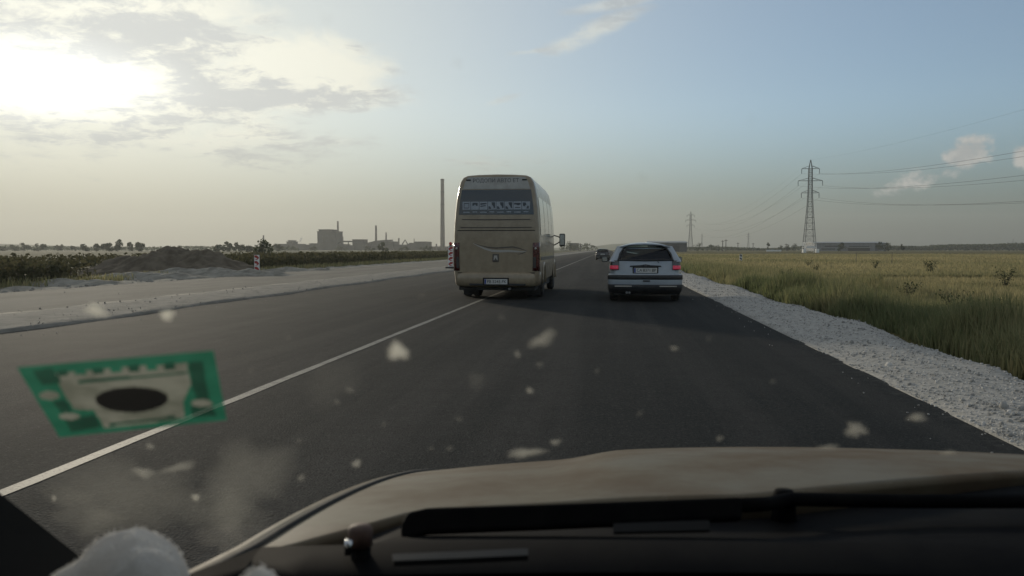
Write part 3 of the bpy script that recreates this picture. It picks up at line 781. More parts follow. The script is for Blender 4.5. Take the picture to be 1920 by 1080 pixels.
gallery('level conveyor gallery between the tallest block and the square tower', [(637, 454.5), (645, 451.2), (665, 451.2)], 1.7, [(645, 453), (655, 453)])
gallery('rising conveyor gallery from the square tower to the upper shed', [(686, 456.5), (706, 451.2), (724, 449.5), (738, 449)], 1.6, [(696, 455), (714, 452), (730, 451)])
pf = empty('pipe_frame', (fx(762), FY - 6, GZ)); tag(pf, 'angled pipe frame like an upturned V above the factory sheds', 'pipe frame', 'conveyor galleries of the factory')
zf = lambda py: fz(py) - GZ
xf = lambda px: fx(px) - fx(762)
MB().tube([(xf(757), 0, 0), (xf(757), 0, zf(457)), (xf(762), 0, zf(449.8)), (xf(766), 0, zf(457)), (xf(768), 0, 0)], .8, 6).build('pipe', M['steel'], pf)
MB().box(xf(771), xf(775), -2, 2, zf(458), zf(455)).bar((xf(772), -1, 0), (xf(772), -1, zf(458)), .3).bar((xf(774), 1, 0), (xf(774), 1, zf(458)), .3).build('hopper', M['steel'], pf)
# a small plume of steam
sm = bpy.data.materials.new('steam'); sm.use_nodes = True; sm.node_tree.nodes.clear()
k = G(sm.node_tree); pv = k.n('ShaderNodeVolumePrincipled'); pv.inputs['Density'].default_value = .35; pv.inputs['Color'].default_value = (.95, .95, .95, 1)
so = k.n('ShaderNodeOutputMaterial'); sm.node_tree.links.new(pv.outputs[0], so.inputs['Volume'])
q = MB()
prof = [(0.05, 0), (.6, .5), (.9, 1.6), (.7, 2.4), (1.2, 3.4), (1.5, 4.6), (1.1, 5.6), (1.3, 6.4), (.7, 7.4), (.05, 7.9)]
q.lathe(prof, 10)
q.v = [(x + .25*z + .3*math.sin(z*1.3), y, z) for x, y, z in q.v]
o = q.build('smoke', sm, smooth=True); o.location = (fx(562.5), FY, fz(457) + .3); o['kind'] = 'stuff'; o['label'] = 'small white wisp of steam above the factory shed'; o['category'] = 'steam'

# ------------------------------------------------------------------ sheds on the right
M['clad'] = mat('warehouse_cladding', (0.17, 0.18, 0.185), 0.7, c2=(0.21, 0.215, 0.215), scale=.3, spec=.3, stretch=(4, 1, .2))
M['dclad'] = mat('dark_cladding', (0.075, 0.08, 0.085), 0.7, c2=(0.095, 0.1, 0.105), scale=.3, spec=.3)
M['roofm'] = mat('metal_roof', (0.26, 0.26, 0.25), 0.5, spec=.4)
M['white'] = mat('white_paint', (0.85, 0.84, 0.81), 0.6, c2=(0.76, 0.75, 0.71), scale=3)
def shed(px0, px1, pt, Y, depth, label, m, parts):
    x0, x1, zt = fx(px0, Y), fx(px1, Y), fz(pt, Y) - GZ; c = (x0 + x1)/2; w = (x1 - x0)/2
    root = empty('warehouse', (c, Y, GZ)); tag(root, label, 'building', 'warehouses across the dry field')
    MB().box(-w, w, 0, depth, 0, zt - .35).build('wall', m, root)
    MB().slab([(-w - .4, -.4, zt - .35), (-w - .4, depth + .4, zt - .35), (-w - .4, depth + .4, zt - .1), (-w - .4, depth*.5, zt + .7), (-w - .4, -.4, zt - .1)], (2*w + .8, 0, 0)).build('roof', M['roofm'], root)
    for (nm, a, b2, t0, t1, mm, pr) in parts:
        MB().box(fx(a, Y) - c, fx(b2, Y) - c, -pr, .2, max(0, fz(t1, Y) - GZ), fz(t0, Y) - GZ).build(nm, mm, root)
    return root
shed(1527, 1662, 455.5, 600, 30, 'long pale grey warehouse behind the near pylon', M['clad'],
     [('window_band', 1546, 1572, 461, 463, M['openg'], .08), ('window_band', 1592, 1630, 461.5, 463, M['openg'], .08), ('loading_door', 1590, 1631, 465.2, 472, M['openg'], .10),
      ('loading_door', 1540, 1566, 466, 468, M['openg'], .10), ('pilaster', 1641, 1647, 457, 472, M['dclad'], .5), ('canopy', 1588, 1632, 463.6, 464.6, M['roofm'], 2.2)])
shed(1215, 1288, 454.5, 430, 26, 'dark grey shed behind the hatchback roof', M['dclad'], [('loading_door', 1262, 1274, 461, 473, M['openg'], .1), ('fascia', 1215, 1288, 454.6, 457, M['clad'], .3)])
wl = empty('low_wall', (fx(1451, 520), 520, GZ)); tag(wl, 'long low white wall beyond the field, beside the slim tree', 'wall')
xw = (fx(1465, 520) - fx(1437, 520))/2
MB().box(-xw, xw, -.15, .15, 0, fz(469.0, 520) - GZ).build('panel', M['white'], wl); MB().box(-xw - .1, xw + .1, -.22, .22, fz(469.0, 520) - GZ, fz(468.4, 520) - GZ).build('coping', M['white'], wl)
fb = empty('far_house', (fx(1076, 900), 900, GZ)); tag(fb, 'boxy grey house among the trees where the road vanishes', 'building')
MB().box(-5, 5, 0, 8, 0, 7.2).build('wall', M['conc'], fb); MB().box(-5.4, 5.4, -.4, 8.4, 7.2, 7.7).build('roof', M['steel'], fb)
for i in range(3): MB().box(-4 + i*3, -2.6 + i*3, -.08, .1, 4.0, 5.5).build('window', M['openg'], fb)

# ------------------------------------------------------------------ pylons and wires
M['galv'] = mat('galvanised_steel', (0.20, 0.20, 0.195), 0.6, metal=.3, c2=(0.15, 0.15, 0.145), scale=2)
M['insul'] = mat('insulator', (0.14, 0.15, 0.15), 0.3)
M['wire'] = mat('conductor', (0.10, 0.10, 0.10), 0.6)
ARMZ = ((0.905, 3.15), (0.775, 4.35), (0.645, 3.15))    # height share, half length in metres for a 34 m tower
def pylon(px, Y, pt, label, white_base=False, thick=1.0, rz=0.0, ins=True):
    p = at(px, 467, Y); hgt = fz(pt, Y) - GZ; s = hgt/34.0
    root = empty('pylon', (p.x, Y, GZ), rz); tag(root, label, 'pylon', 'lattice pylons crossing the field')
    def hw(z):      # half width of the body at height share z
        return s*interp(z, [0, .17, .5, .645, .905, 1], [2.25, 1.72, .92, .70, .58, .05])
    lv = [0, .055, .11, .18, .25, .32, .38, .44, .5, .55, .60, .645, .69, .735, .775, .82, .865, .905, 1.0]
    body, base = MB(), MB()
    for i in range(len(lv)-1):
        a, b2 = lv[i], lv[i+1]; t = base if (white_base and b2 <= .111) else body
        wa, wb = hw(a), hw(b2); za, zb = a*hgt, b2*hgt
        ca = [(-wa, -wa, za), (wa, -wa, za), (wa, wa, za), (-wa, wa, za)]; cb2 = [(-wb, -wb, zb), (wb, -wb, zb), (wb, wb, zb), (-wb, wb, zb)]
        for j in range(4):
            q2 = (j + 1) % 4
            t.bar(ca[j], cb2[j], .10*s*thick); t.bar(ca[j], cb2[q2], .035*s*thick, cap=False); t.bar(ca[q2], cb2[j], .035*s*thick, cap=False); t.bar(cb2[j], cb2[q2], .06*s*thick, cap=False)
    body.build('tower', M['galv'], root)
    if white_base:
        bb = base.build('painted_base', M['white'], root); bb['label'] = 'white painted lowest section'
        for sx_ in (-1, 1):
            MB().box(sx_*2.3*s - .55, sx_*2.3*s + .55, -2.3*s - .55, -2.3*s + .55, 0, 1.4).build('footing', M['white'], root)
        MB().box(-1.6, 1.5, -2.5, -2.38, 1.7, 2.5).build('notice_board', M['white'], root)
    tips = []
    for (zs, ln_) in ARMZ:
        L = ln_*s; z = zs*hgt; am = MB(); w = hw(zs)
        for sd_ in (-1, 1):
            for yy_ in (-w, w):
                am.bar((sd_*w, yy_, z), (sd_*L, 0, z), .07*s*thick); am.bar((sd_*w, yy_, z + 1.0*s), (sd_*L, 0, z + .05), .06*s*thick)
            am.bar((sd_*L*.55, 0, z), (sd_*L*.55, 0, z + .5*s), .04*s*thick)
        am.build('crossarm', M['galv'], root)
        for sd_ in (-1, 1):
            if ins: MB().lathe([(.03, -1.8*s), (.11*s*thick, -1.75*s), (.11*s*thick, -.1*s), (.03, 0)], 6, (sd_*L, 0, z)).build('insulator', M['insul'], root)
            tips.append(root.location + Matrix.Rotation(rz, 3, 'Z') @ Vector((sd_*L, 0, z - 1.8*s)))
    tips.append(root.location + Vector((0, 0, hgt)))
    return root, tips
_, t1 = pylon(1517.5, 335, 306, 'tallest lattice pylon with a white painted foot, in front of the long warehouse', True)
_, t2 = pylon(1294.5, 780, 398, 'middle-sized lattice pylon beside the dark shed', thick=1.3)
_, t3 = pylon(1403, 1500, 437, 'small hazy pylon beyond the field, between the two larger ones', thick=1.9, ins=False)
pylon(1316, 1700, 438, 'faintest far pylon just past the middle-sized one', thick=1.5, ins=False)
pylon(1899, 1750, 449, 'tiny far pylon above the wood at the frame edge', thick=1.7, ins=False)
# the near end of the span hangs from a tower behind the picture; its arms stand at the same offsets
near = [Vector((v.x + 6.0, -125.0, v.z)) for v in t1]
def wire(a, b2, sag, r, label, group, n=40):
    pts = []
    for i in range(n + 1):
        t = i/n; p = a.lerp(b2, t); p.z -= sag*4*t*(1-t); pts.append(p)
    o = MB().tube(pts, r, 4).build('power_wire', M['wire']); tag(o, label, 'wire', group); return o
nm = ['top arm, road side', 'top arm, field side', 'middle arm, road side', 'middle arm, field side', 'lowest arm, road side', 'lowest arm, field side', 'very tip']
for i, (a, b2) in enumerate(zip(t1, near)):
    wire(a, b2, 11.5 if i < 6 else 8.0, .028 if i < 6 else .012, 'wire to the frame edge from the tallest pylon, %s' % nm[i], 'wires from the tallest pylon towards the viewer')
for i, (a, b2) in enumerate(zip(t1, t2)):
    wire(a, b2, 12.0, .024 if i < 6 else .012, 'thin wire between the two larger pylons, %s' % nm[i], 'wires between the two larger pylons')
# utility poles
M['pole'] = mat('old_pole', (0.10, 0.09, 0.08), 0.9)
for px, Y, pt, lab in [(1355, 520, 451, 'utility pole, nearer the middle pylon of a twin pair'), (1361, 520, 449.5, 'utility pole with a crossbar, outer one of the twin pair'), (1346.5, 700, 459, 'short faint pole before the twin pair'),
                       (1383.5, 600, 455, 'thin pole just before the white marker post'), (1412, 640, 456, 'short pole past the small hazy pylon'), (1088, 480, 456, 'pole above the trees where the road vanishes'), (1474, 560, 457, 'short pole before the crooked tree')]:
    p = at(px, 467, Y); hgt = fz(pt, Y) - GZ; root = empty('utility_pole', (p.x, Y, GZ)); tag(root, lab, 'pole', 'utility poles on the horizon')
    MB().bar((0, 0, 0), (0, 0, hgt), .28, .2, 6).build('shaft', M['pole'], root); MB().box(-1.0, 1.0, -.1, .1, hgt - .75, hgt - .5).build('crossbar', M['pole'], root)
for px, pyb, hgt, lab in [(1672, 497, 1.05, 'thin dark stake in the field below the dark trees'), (1605, 497, 1.0, 'thin faint stake in the field below the warehouse doors')]:
    p = gnd(px, pyb, GZ); o = empty('stake', p); tag(o, lab, 'stake', 'stakes in the dry field')
    MB().bar((0, 0, -.05), (.02, 0, hgt), .025, .02, 5).build('post', M['pole'], o); MB().bar((.02, 0, hgt), (.02, 0, hgt + .04), .03, .01, 5).build('cap', M['pole'], o)

# ------------------------------------------------------------------ marker panels
M['pwhite'] = mat('panel_white', (0.82, 0.81, 0.78), 0.5, c2=(0.70, 0.69, 0.65), scale=6)
M['pred'] = mat('panel_red', (0.42, 0.035, 0.03), 0.5, c2=(0.34, 0.04, 0.03), scale=6)
M['rubber'] = mat('rubber', (0.018, 0.018, 0.018), 0.8, c2=(0.035, 0.034, 0.032), scale=9)
M['lampred'] = mat('lamp_lens', (0.5, 0.06, 0.04), 0.25)
def marker(loc, hgt, wid, label, lamp=False, flip=1, dark=None, stripes=3):
    root = empty('marker_panel', loc); tag(root, label, 'marker panel', 'striped road marker panels')
    z0 = .10
    MB().box(-wid/2, wid/2, -.012, .012, z0, z0 + hgt).build('panel', M['pwhite'], root, bevel=.004)
    st = hgt/stripes
    for i in range(stripes):      # chevron-like arrow heads
        zc = z0 + st*(i + .5); a = wid/2 - .02
        P = [(-a*flip, -.0145, zc + st*.42), (-a*flip, -.0145, zc + st*.08), (a*.35*flip, -.0145, zc - st*.12), (-a*flip, -.0145, zc - st*.34), (a*flip*.2, -.0145, zc - st*.34), (a*flip, -.0145, zc - st*.08), (a*flip, -.0145, zc + st*.04), (a*flip*.1, -.0145, zc + st*.42)]
        MB().slab([P[0], P[1], P[2], P[3], P[4], P[5], P[6], P[7]], (0, -.003, 0)).build('stripe', dark or M['pred'], root)
    MB().box(-wid*.95, wid*.95, -.2, .2, 0, .09).build('base', M['rubber'], root, bevel=.02)
    for sx_ in (-1, 1): MB().bar((sx_*wid*.28, .03, .05), (sx_*wid*.28, .03, z0 + hgt*.9), .018, n=6).build('post', M['galv'], root)
    if lamp:
        l = MB().box(-.09, .09, -.05, .05, z0 + hgt + .002, z0 + hgt + .06).build('lamp_base', M['rubber'], root)
        MB().lathe([(.02, -.05), (.09, -.045), (.10, 0), (.09, .045), (.02, .05)], 14, (0, 0, z0 + hgt + .16), 'y').build('lamp_lens', M['lampred'], root, smooth=True)
    return root
marker(gnd(482, 514, 0.0), .82, .26, 'red and white striped marker panel standing alone at the far edge of the unfinished carriageway')
m2 = at(845, 504, 50); marker((m2.x, 50, 0.06), 1.2, .30, 'red and white striped marker panel with a red lamp, half hidden behind the minibus', lamp=True, flip=-1, stripes=4)
p = gnd(1389, 493, GZ); marker((p.x, p.y, GZ + .12), .62, .25, 'small white marker panel standing in the dry field past the hatchback', dark=M['conc'], stripes=2)

# ------------------------------------------------------------------ vehicles: shared materials and parts
def car_paint(name, c, c2, rough=.35, scale=3.0, coat=.6, metal=.0, dust=(0.20, 0.175, 0.135), dust_amt=.6):
    m = mat(name, c, rough, metal, c2=c2, scale=scale, coat=coat)
    t = m.node_tree; k = G(t); b = t.nodes['Principled BSDF']
    src = b.inputs['Base Color'].links[0].from_socket
    v = k.n('ShaderNodeTexCoord').outputs['Object']; s = k.n('ShaderNodeSeparateXYZ'); t.links.new(v, s.inputs[0])
    f = k.m('MULTIPLY', k.ss(k.noise(v, 5, 6, .65), .35, .75), dust_amt)
    k.put(b.inputs['Base Color'], k.mix(f, src, (*dust, 1)))
    k.put(b.inputs['Roughness'], k.m('ADD', rough, k.m('MULTIPLY', f, .4)))
    return m
M['busp'] = car_paint('champagne_paint', (0.34, 0.27, 0.175), (0.285, 0.222, 0.14), .45, dust_amt=.75, dust=(.235, .18, .115))
M['busl'] = car_paint('pale_header_paint', (0.44, 0.42, 0.375), (0.38, 0.36, 0.32), .4, dust_amt=.4)
M['silver'] = car_paint('silver_blue_paint', (0.36, 0.395, 0.425), (0.32, 0.355, 0.385), .35, dust_amt=.12)
M['darkp'] = car_paint('black_paint', (0.02, 0.021, 0.023), (0.026, 0.027, 0.03), .3, dust_amt=.25)
M['black'] = mat('black_plastic', (0.014, 0.014, 0.015), 0.55, c2=(0.028, 0.027, 0.026), scale=6)
M['seam'] = mat('seam_shadow_gap', (0.012, 0.011, 0.010), 0.9)
M['tyre'] = mat('tyre_rubber', (0.016, 0.016, 0.017), 0.85, c2=(0.045, 0.042, 0.038), scale=10, bump=.4, bscale=50)
M['rim'] = mat('wheel_rim', (0.35, 0.35, 0.36), 0.35, metal=.7)
M['tail'] = mat('tail_lens', (0.09, 0.010, 0.009), 0.2, c2=(0.05, 0.006, 0.006), scale=20, coat=.6)
M['taillit'] = mat('tail_lens_lit', (0.45, 0.02, 0.05), 0.2, emit=((1.0, 0.05, 0.14), 0.10), coat=.4)
M['smoke'] = mat('smoked_lens', (0.05, 0.045, 0.045), 0.15, coat=.6)
M['clearl'] = mat('clear_lens', (0.5, 0.47, 0.42), 0.1, coat=.8)
M['plate'] = mat('number_plate', (0.62, 0.61, 0.58), 0.5, c2=(0.5, 0.48, 0.44), scale=8)
M['ink'] = mat('plate_ink', (0.02, 0.02, 0.02), 0.6)
M['eu'] = mat('plate_blue', (0.02, 0.05, 0.25), 0.5)
M['chrome'] = mat('chrome', (0.6, 0.6, 0.6), 0.18, metal=1.0)
M['glassd'] = mat('dark_window_glass', (0.030, 0.035, 0.038), 0.08, coat=.5)
M['tint'] = pane_mat('tinted_pane', (.62, .72, .70), .03, .95)
M['cloth'] = mat('seat_cloth', (0.03, 0.03, 0.032), .95, c2=(.05, .05, .05), scale=30)
M['decal'] = mat('decal_pale', (0.42, 0.39, 0.34), .5)
M['decald'] = mat('decal_dark', (0.10, 0.085, 0.07), .5)
M['letter'] = mat('letter_paint', (0.075, 0.07, 0.075), .5)
M['picto'] = mat('pictogram_film', (0.38, 0.41, 0.44), .6, c2=(.30, .33, .36), scale=30)
M['pictod'] = mat('pictogram_ink', (0.06, 0.07, 0.08), .6)

def wheel(parent, x, y, r, w, dual=False):
    """tyre with tread shoulders and a dished rim, axle along x"""
    sgn = 1 if x > 0 else -1
    t = MB().lathe([(r*.60, -w/2), (r*.86, -w/2), (r*.97, -w*.38), (r, -w*.25), (r, w*.25), (r*.97, w*.38), (r*.86, w/2), (r*.60, w/2)], 28, (x, y, r), 'x').build('wheel', M['tyre'], parent, smooth=True, angle=40)
    xo = x + sgn*w*.5
    MB().lathe([(r*.60, -sgn*.03), (r*.58, -sgn*.005), (r*.42, -sgn*.04), (r*.2, -sgn*.03), (r*.18, sgn*.0), (.001, sgn*.004)], 20, (xo, y, r), 'x').build('rim', M['rim'], t, smooth=True)
    if dual: MB().lathe([(r*.60, -w/2), (r*.86, -w/2), (r*.97, -w*.38), (r, -w*.25), (r, w*.25), (r*.97, w*.38), (r*.86, w/2), (r*.60, w/2)], 28, (x - sgn*(w + .04), y, r), 'x').build('inner_tyre', M['tyre'], t, smooth=True)
    return t

# ------------------------------------------------------------------ minibus
def minibus():
    Yb = 19.8; xc = (at(849, 480, Yb).x + at(1012, 480, Yb).x)/2
    root = empty('minibus', (xc, Yb, 0.012)); tag(root, 'dusty champagne minibus with wide rear window of pictograms, driving ahead', 'minibus')
    prof = [(.90, .36), (.98, .42), (1.005, .60), (1.015, .9), (1.015, 1.35), (1.005, 1.75), (.985, 2.05), (.955, 2.35), (.915, 2.6), (.87, 2.76), (.80, 2.87), (.70, 2.915), (.45, 2.935), (.0, 2.945)]
    def lean(z): return .10*max(0, (z - 1.3)/1.6)**1.6
    def hw(z): return interp(z, [p[1] for p in prof], [p[0] for p in prof])
    st = [(0.0, -.075, 1.0), (.02, -.03, 1.0), (.06, -.010, 1.0), (.14, 0, .9), (.5, 0, .6), (1.2, 0, .2), (2.5, 0, 0), (4.8, 0, 0), (5.35, -.01, 0), (5.75, -.03, 0), (6.3, -.05, 0), (6.75, -.10, 0), (6.95, -.2, 0)]
    rows = []
    for (y, ins, lf) in st:
        cap = 3.0 if y <= 5.3 else interp(y, [5.3, 5.75, 6.3, 6.75, 6.95], [3.0, 2.3, 1.42, 1.15, .9])
        half = []
        for (x, z) in prof:
            zz = min(z, cap) if z > cap else z
            k = 1.0 if z <= cap else max(.0, 1 - (z - cap)*.25)
            half.append((max(0, (x + ins)*k) if x > 0 else 0, y + lean(z)*lf, zz if z < 2.8 or y > .1 else zz + ins*.55))
        rows.append([(-x, yy_, z) for x, yy_, z in half] + [(x, yy_, z) for x, yy_, z in half[-2::-1]])
    mb = MB().grid(rows)
    n = len(prof); L = 2*n - 1
    mb.f += [(i, i+1, L-2-i, L-1-i) for i in range(n-2)] + [(n-2, n-1, n)]     # rear face, between the two sides
    o = (len(rows)-1)*L
    mb.f += [(o+i, o+L-1-i, o+L-2-i, o+i+1) for i in range(n-2)]
    body = mb.build('body', M['busp'], root, smooth=True, angle=38)
    def Rz(py): return 1.2 + (467 - py)/1600*Yb - .012
    def rear_panel(name, z0, z1, inset, m, proud, parent=root, xl=None, xr=None, rows_=6, taper=0):
        rr = []
        for i in range(rows_ + 1):
            z = z0 + (z1 - z0)*i/rows_; w = hw(z) - .075 - inset
            a, b2 = (-w if xl is None else xl), (w if xr is None else xr)
            rr.append([(a + (b2 - a)*j/4, lean(z) - proud, z) for j in range(5)])
        q = MB().grid(rr); q.v += [(x, y + proud + .02, z) for x, y, z in q.v]; N = len(rr)*5
        q.f += [tuple(N + i for i in f[::-1]) for f in list(q.f)]
        ring = [j for j in range(5)] + [i*5 + 4 for i in range(1, len(rr))] + [(len(rr)-1)*5 + j for j in range(3, -1, -1)] + [i*5 for i in range(len(rr)-2, 0, -1)]
        for a, b2 in zip(ring, ring[1:] + ring[:1]): q.f.append((a, N + a, N + b2, b2))
        return q.build(name, m, parent, angle=30)
    hd = rear_panel('header_panel', Rz(353.5), Rz(331), .05, M['busl'], .006)
    zt = Rz(338); 
    tx = text_mesh('lettering', 'РОДОПИ АВТО ЕТ', .125, M['letter'], hd, (-.015, lean(zt) - .0075, zt), width=1.08); tx.rotation_euler = (math.pi/2 - .09, 0, 0)
    for sx_ in (-1, 1): MB().box(sx_*.66 - .055, sx_*.66 + .055, lean(zt) - .012, lean(zt) + .01, zt + .003, zt + .034).build('vent', M['seam'], hd)
    win = rear_panel('rear_window', Rz(402), Rz(355), .03, M['glassd'], .008)
    # pictogram band on the glass
    zb0, zb1 = Rz(392.5), Rz(377.5); y_at = lambda z: lean(z) - .0115
    icons = 8; x0, x1 = -.80, .80; cw = (x1 - x0)/icons
    for i in range(icons):
        a, b2 = x0 + i*cw + .006, x0 + (i + 1)*cw - .006
        q = MB(); q.slab([(a, y_at(zb0), zb0), (b2, y_at(zb0), zb0), (b2, y_at(zb1), zb1), (a, y_at(zb1), zb1)], (0, .003, 0))
        tl = q.build('pictogram', M['picto'], win)
        c = (a + b2)/2; hx_ = (b2 - a); zc = (zb0 + zb1)/2; dz = zb1 - zb0
        P = lambda u, v: (c + u*hx_, y_at(zc + v*dz) - .003, zc + v*dz)
        ic = MB()
        def poly(pts): ic.slab([P(u, v) for u, v in pts], (0, .0022, 0))
        if i == 0: poly([(-.34, -.34), (.34, -.34), (.34, -.24), (-.34, -.24)]); poly([(-.34, .24), (.34, .24), (.34, .34), (-.34, .34)]); poly([(-.34, -.24), (-.26, -.24), (-.26, .24), (-.34, .24)]); poly([(.26, -.24), (.34, -.24), (.34, .24), (.26, .24)])
        elif i == 1: poly([(-.30, .38), (.34, .38), (.34, -.02), (.12, -.02), (.10, .12), (-.05, .16), (-.12, .02), (-.34, .0)])
        elif i == 2: poly([(-.38, .3), (.38, .36), (.38, .2), (-.38, .1)]); poly([(-.38, -.02), (.30, .06), (.30, -.06), (-.38, -.16)])
        elif i in (3, 4, 5): poly([(-.06, .42), (.40, .42), (.40, -.30), (.24, -.34), (.18, -.06), (.0, .10)]); poly([(-.42, -.08), (-.22, -.1), (-.05, -.42), (-.42, -.42)])
        elif i == 6: poly([(-.4, .34), (.4, .34), (.4, .16), (.1, .0), (-.2, .14), (-.4, .1)]); poly([(-.3, -.2), (.35, -.2), (.35, -.3), (-.3, -.3)])
        else: poly([(-.38, .38), (-.05, .38), (.05, .1), (-.2, -.1), (-.38, -.02)]); poly([(.15, -.05), (.36, -.05), (.36, -.38), (.05, -.38)])
        ic.build('symbol', M['pictod'], tl)
        zl = Rz(396.8 if i % 2 else 397.4); wq = hx_*(.40 if i % 2 == 0 else .30)
        MB().slab([(c - wq, y_at(zl), zl - .012), (c + wq, y_at(zl), zl - .012), (c + wq, y_at(zl), zl + .012), (c - wq, y_at(zl), zl + .012)], (0, .003, 0)).build('caption_strip', M['picto'], win)
    mid = rear_panel('middle_panel', Rz(431), Rz(402.8), .01, M['busp'], .007)
    for py, wd in ((411, .80), (426, .84)):
        z = Rz(py); MB().tube([(-wd, lean(z) - .008, z), (-wd*.5, lean(z) - .010, z - .003), (wd*.5, lean(z) - .010, z - .003), (wd, lean(z) - .008, z)], .012, 6).build('groove', M['decald'], mid)
    z = Rz(432); rear_panel('seam', Rz(432.6), Rz(431.2), .02, M['seam'], .004, rows_=1)
    lid = rear_panel('boot_lid', Rz(511), Rz(433), .03, M['busp'], .010)
    # swoosh decals across the lid
    def swoosh(pts, th, m, nm, pr):
        up, dn = [], []
        for i, (px, py) in enumerate(pts):
            t = i/(len(pts)-1); w = th*math.sin(math.pi*min(.97, max(.03, t)))**.8
            x = (px - 930)/1600*Yb; z = Rz(py); yv = lean(z) - pr
            up.append((x, yv, z + w)); dn.append((x, yv, z - w))
        q = MB().grid([dn, up]); q.v += [(x, y + .003, z) for x, y, z in q.v]
        q.build(nm, m, lid)
    swoosh([(886, 456), (896, 461), (908, 466), (922, 470), (938, 471), (954, 470.5), (968, 471.5), (980, 472), (988, 471)], .028, M['decal'], 'pale_stripe', .0125)
    swoosh([(889, 456.5), (900, 460), (914, 463.5), (930, 465), (946, 464), (962, 463), (974, 465.5), (986, 469.5), (990, 471)], .016, M['decald'], 'dark_stripe', .0140)
    swoosh([(970, 476), (975, 476.5), (980, 475), (985, 473), (988, 471.5)], .010, M['decald'], 'dark_stripe', .0155)
    xb, zb = (929.5 - 930)/1600*Yb, Rz(483.5)
    bd = MB().box(xb - .075, xb + .075, lean(zb) - .030, lean(zb), zb - .095, zb + .095).build('badge', M['decald'], lid, bevel=.025)
    MB().slab([(xb - .05, lean(zb) - .034, zb - .06), (xb - .035, lean(zb) - .034, zb + .055), (xb + .035, lean(zb) - .034, zb + .055), (xb + .05, lean(zb) - .034, zb - .06), (xb + .015, lean(zb) - .034, zb - .03), (xb, lean(zb) - .034, zb + .01), (xb - .015, lean(zb) - .034, zb - .03)], (0, .006, 0)).build('emblem', M['decal'], bd)
    rear_panel('seam', Rz(512.8), Rz(511.2), .02, M['seam'], .004, rows_=1)
    # corner uprights with tail lamps
    for sx_ in (-1, 1):
        z0, z1 = Rz(508), Rz(455); q = MB(); ra = []
        for i in range(7):
            z = z0 + (z1 - z0)*i/6; w = hw(z); e = lean(z)
            ra.append([(sx_*(w - .150), e - .016, z), (sx_*(w - .078), e - .015, z), (sx_*(w - .030), e + .012, z), (sx_*(w - .003), e + .055, z), (sx_*(w + .006), e + .16, z)])
        q.grid(ra); tl = q.build('tail_lamp', M['tail'], root, smooth=True, solid=.012)
        q = MB(); zc = Rz(466)
        q.lathe([(.001, -.03), (.022, -.025), (.028, 0), (.02, .02)], 12, (sx_*(hw(zc) - .085), lean(zc) - .018, zc), 'y').build('lamp_lens', M['clearl'], tl, smooth=True)
        zs = Rz(490); q = MB(); q.box(sx_*(hw(zs) - .145), sx_*(hw(zs) - .075), lean(zs) - .026, lean(zs) - .01, zs - .16, zs + .1).build('lamp_section', M['smoke'], tl, bevel=.006)
    # bumper
    q = MB(); rr = []
    for (z, pr, wx) in [(.30, -.02, -.10), (.34, .04, -.02), (.42, .075, .0), (.52, .075, .004), (.60, .06, .002), (.645, .02, -.01)]:
        row = []
        for j in range(21):
            a = -1 + 2*j/20; x = a*(1.018 + wx); e = abs(a)**7
            row.append((x, -pr + e*.16 if abs(a) < .999 else .30, z))
        row = [(row[0][0], .55, z)] + row + [(row[-1][0], .55, z)]
        rr.append(row)
    bmp = q.grid(rr).build('bumper', M['busp'], root, smooth=True, solid=.01)
    MB().box(-.62, .70, -.080, -.05, .335, .385).build('bumper_insert', M['black'], bmp, bevel=.008)
    xp = (930.5 - 930)/1600*Yb; zp = Rz(528.5)
    MB().box(xp - .31, xp + .31, -.082, -.07, zp - .085, zp + .095).build('plate_recess', M['seam'], bmp, bevel=.01)
    pl = MB().box(xp - .27, xp + .27, -.094, -.083, zp - .060, zp + .060).build('number_plate', M['plate'], root, bevel=.004)
    text_mesh('plate_text', 'PB 5243 PK', .105, M['ink'], pl, (xp + .02, -.0955, zp), width=.45, depth=.001)
    MB().box(xp - .265, xp - .228, -.096, -.0935, zp - .055, zp + .055).build('plate_band', M['eu'], pl)
    MB().box(-.9, .9, .15, 6.6, .22, .40).build('underbody', M['rubber'], root)
    for sx_ in (-1, 1):
        MB().box(sx_*.76 - .19, sx_*.76 + .19, 1.08, 1.10, .06, .45).build('mud_flap', M['rubber'], root)
        wheel(root, sx_*.90, 1.52, .345, .20, dual=True); wheel(root, sx_*.90, 5.55, .345, .20)
        # flared arches
        for ya in (1.52, 5.55):
            q = MB(); rr = []
            for j in range(13):
                t = math.pi*j/12; rr.append([(sx_*.985, ya + math.cos(t)*.42, .345 + math.sin(t)*.42), (sx_*1.035, ya + math.cos(t)*.47, .345 + math.sin(t)*.45), (sx_*1.015, ya + math.cos(t)*.54, .345 + math.sin(t)*.53)])
            q.grid(rr).build('wheel_arch', M['busp'], root, smooth=True, solid=.01)
        # side windows
        for (ya, yb2) in ((.42, 1.72), (1.80, 3.10), (3.18, 4.35), (4.42, 5.28)):
            q = MB(); rr = []
            for i in range(6):
                z = 1.52 + (2.42 - 1.52)*i/5; off = lean(z)*.5
                rr.append([(sx_*(hw(z) + .006), ya + off*(1 if ya < 1 else 0) , z), (sx_*(hw(z) + .006), yb2, z)])
            q.grid(rr).build('side_window', M['glassd'], root, solid=.006)
        MB().box(sx_*1.018 - .008, sx_*1.018 + .008, .5, 5.0, .92, 1.0).build('rub_strip', M['decald'], root, bevel=.004)
        # mirrors on arms
        ar = MB().tube([(sx_*.98, 5.75, 1.30), (sx_*1.10, 5.78, 1.36), (sx_*1.18, 5.80, 1.42)], .018, 6).tube([(sx_*.98, 5.75, 1.60), (sx_*1.12, 5.79, 1.56), (sx_*1.18, 5.80, 1.52)], .018, 6).build('mirror_arm', M['black'], root)
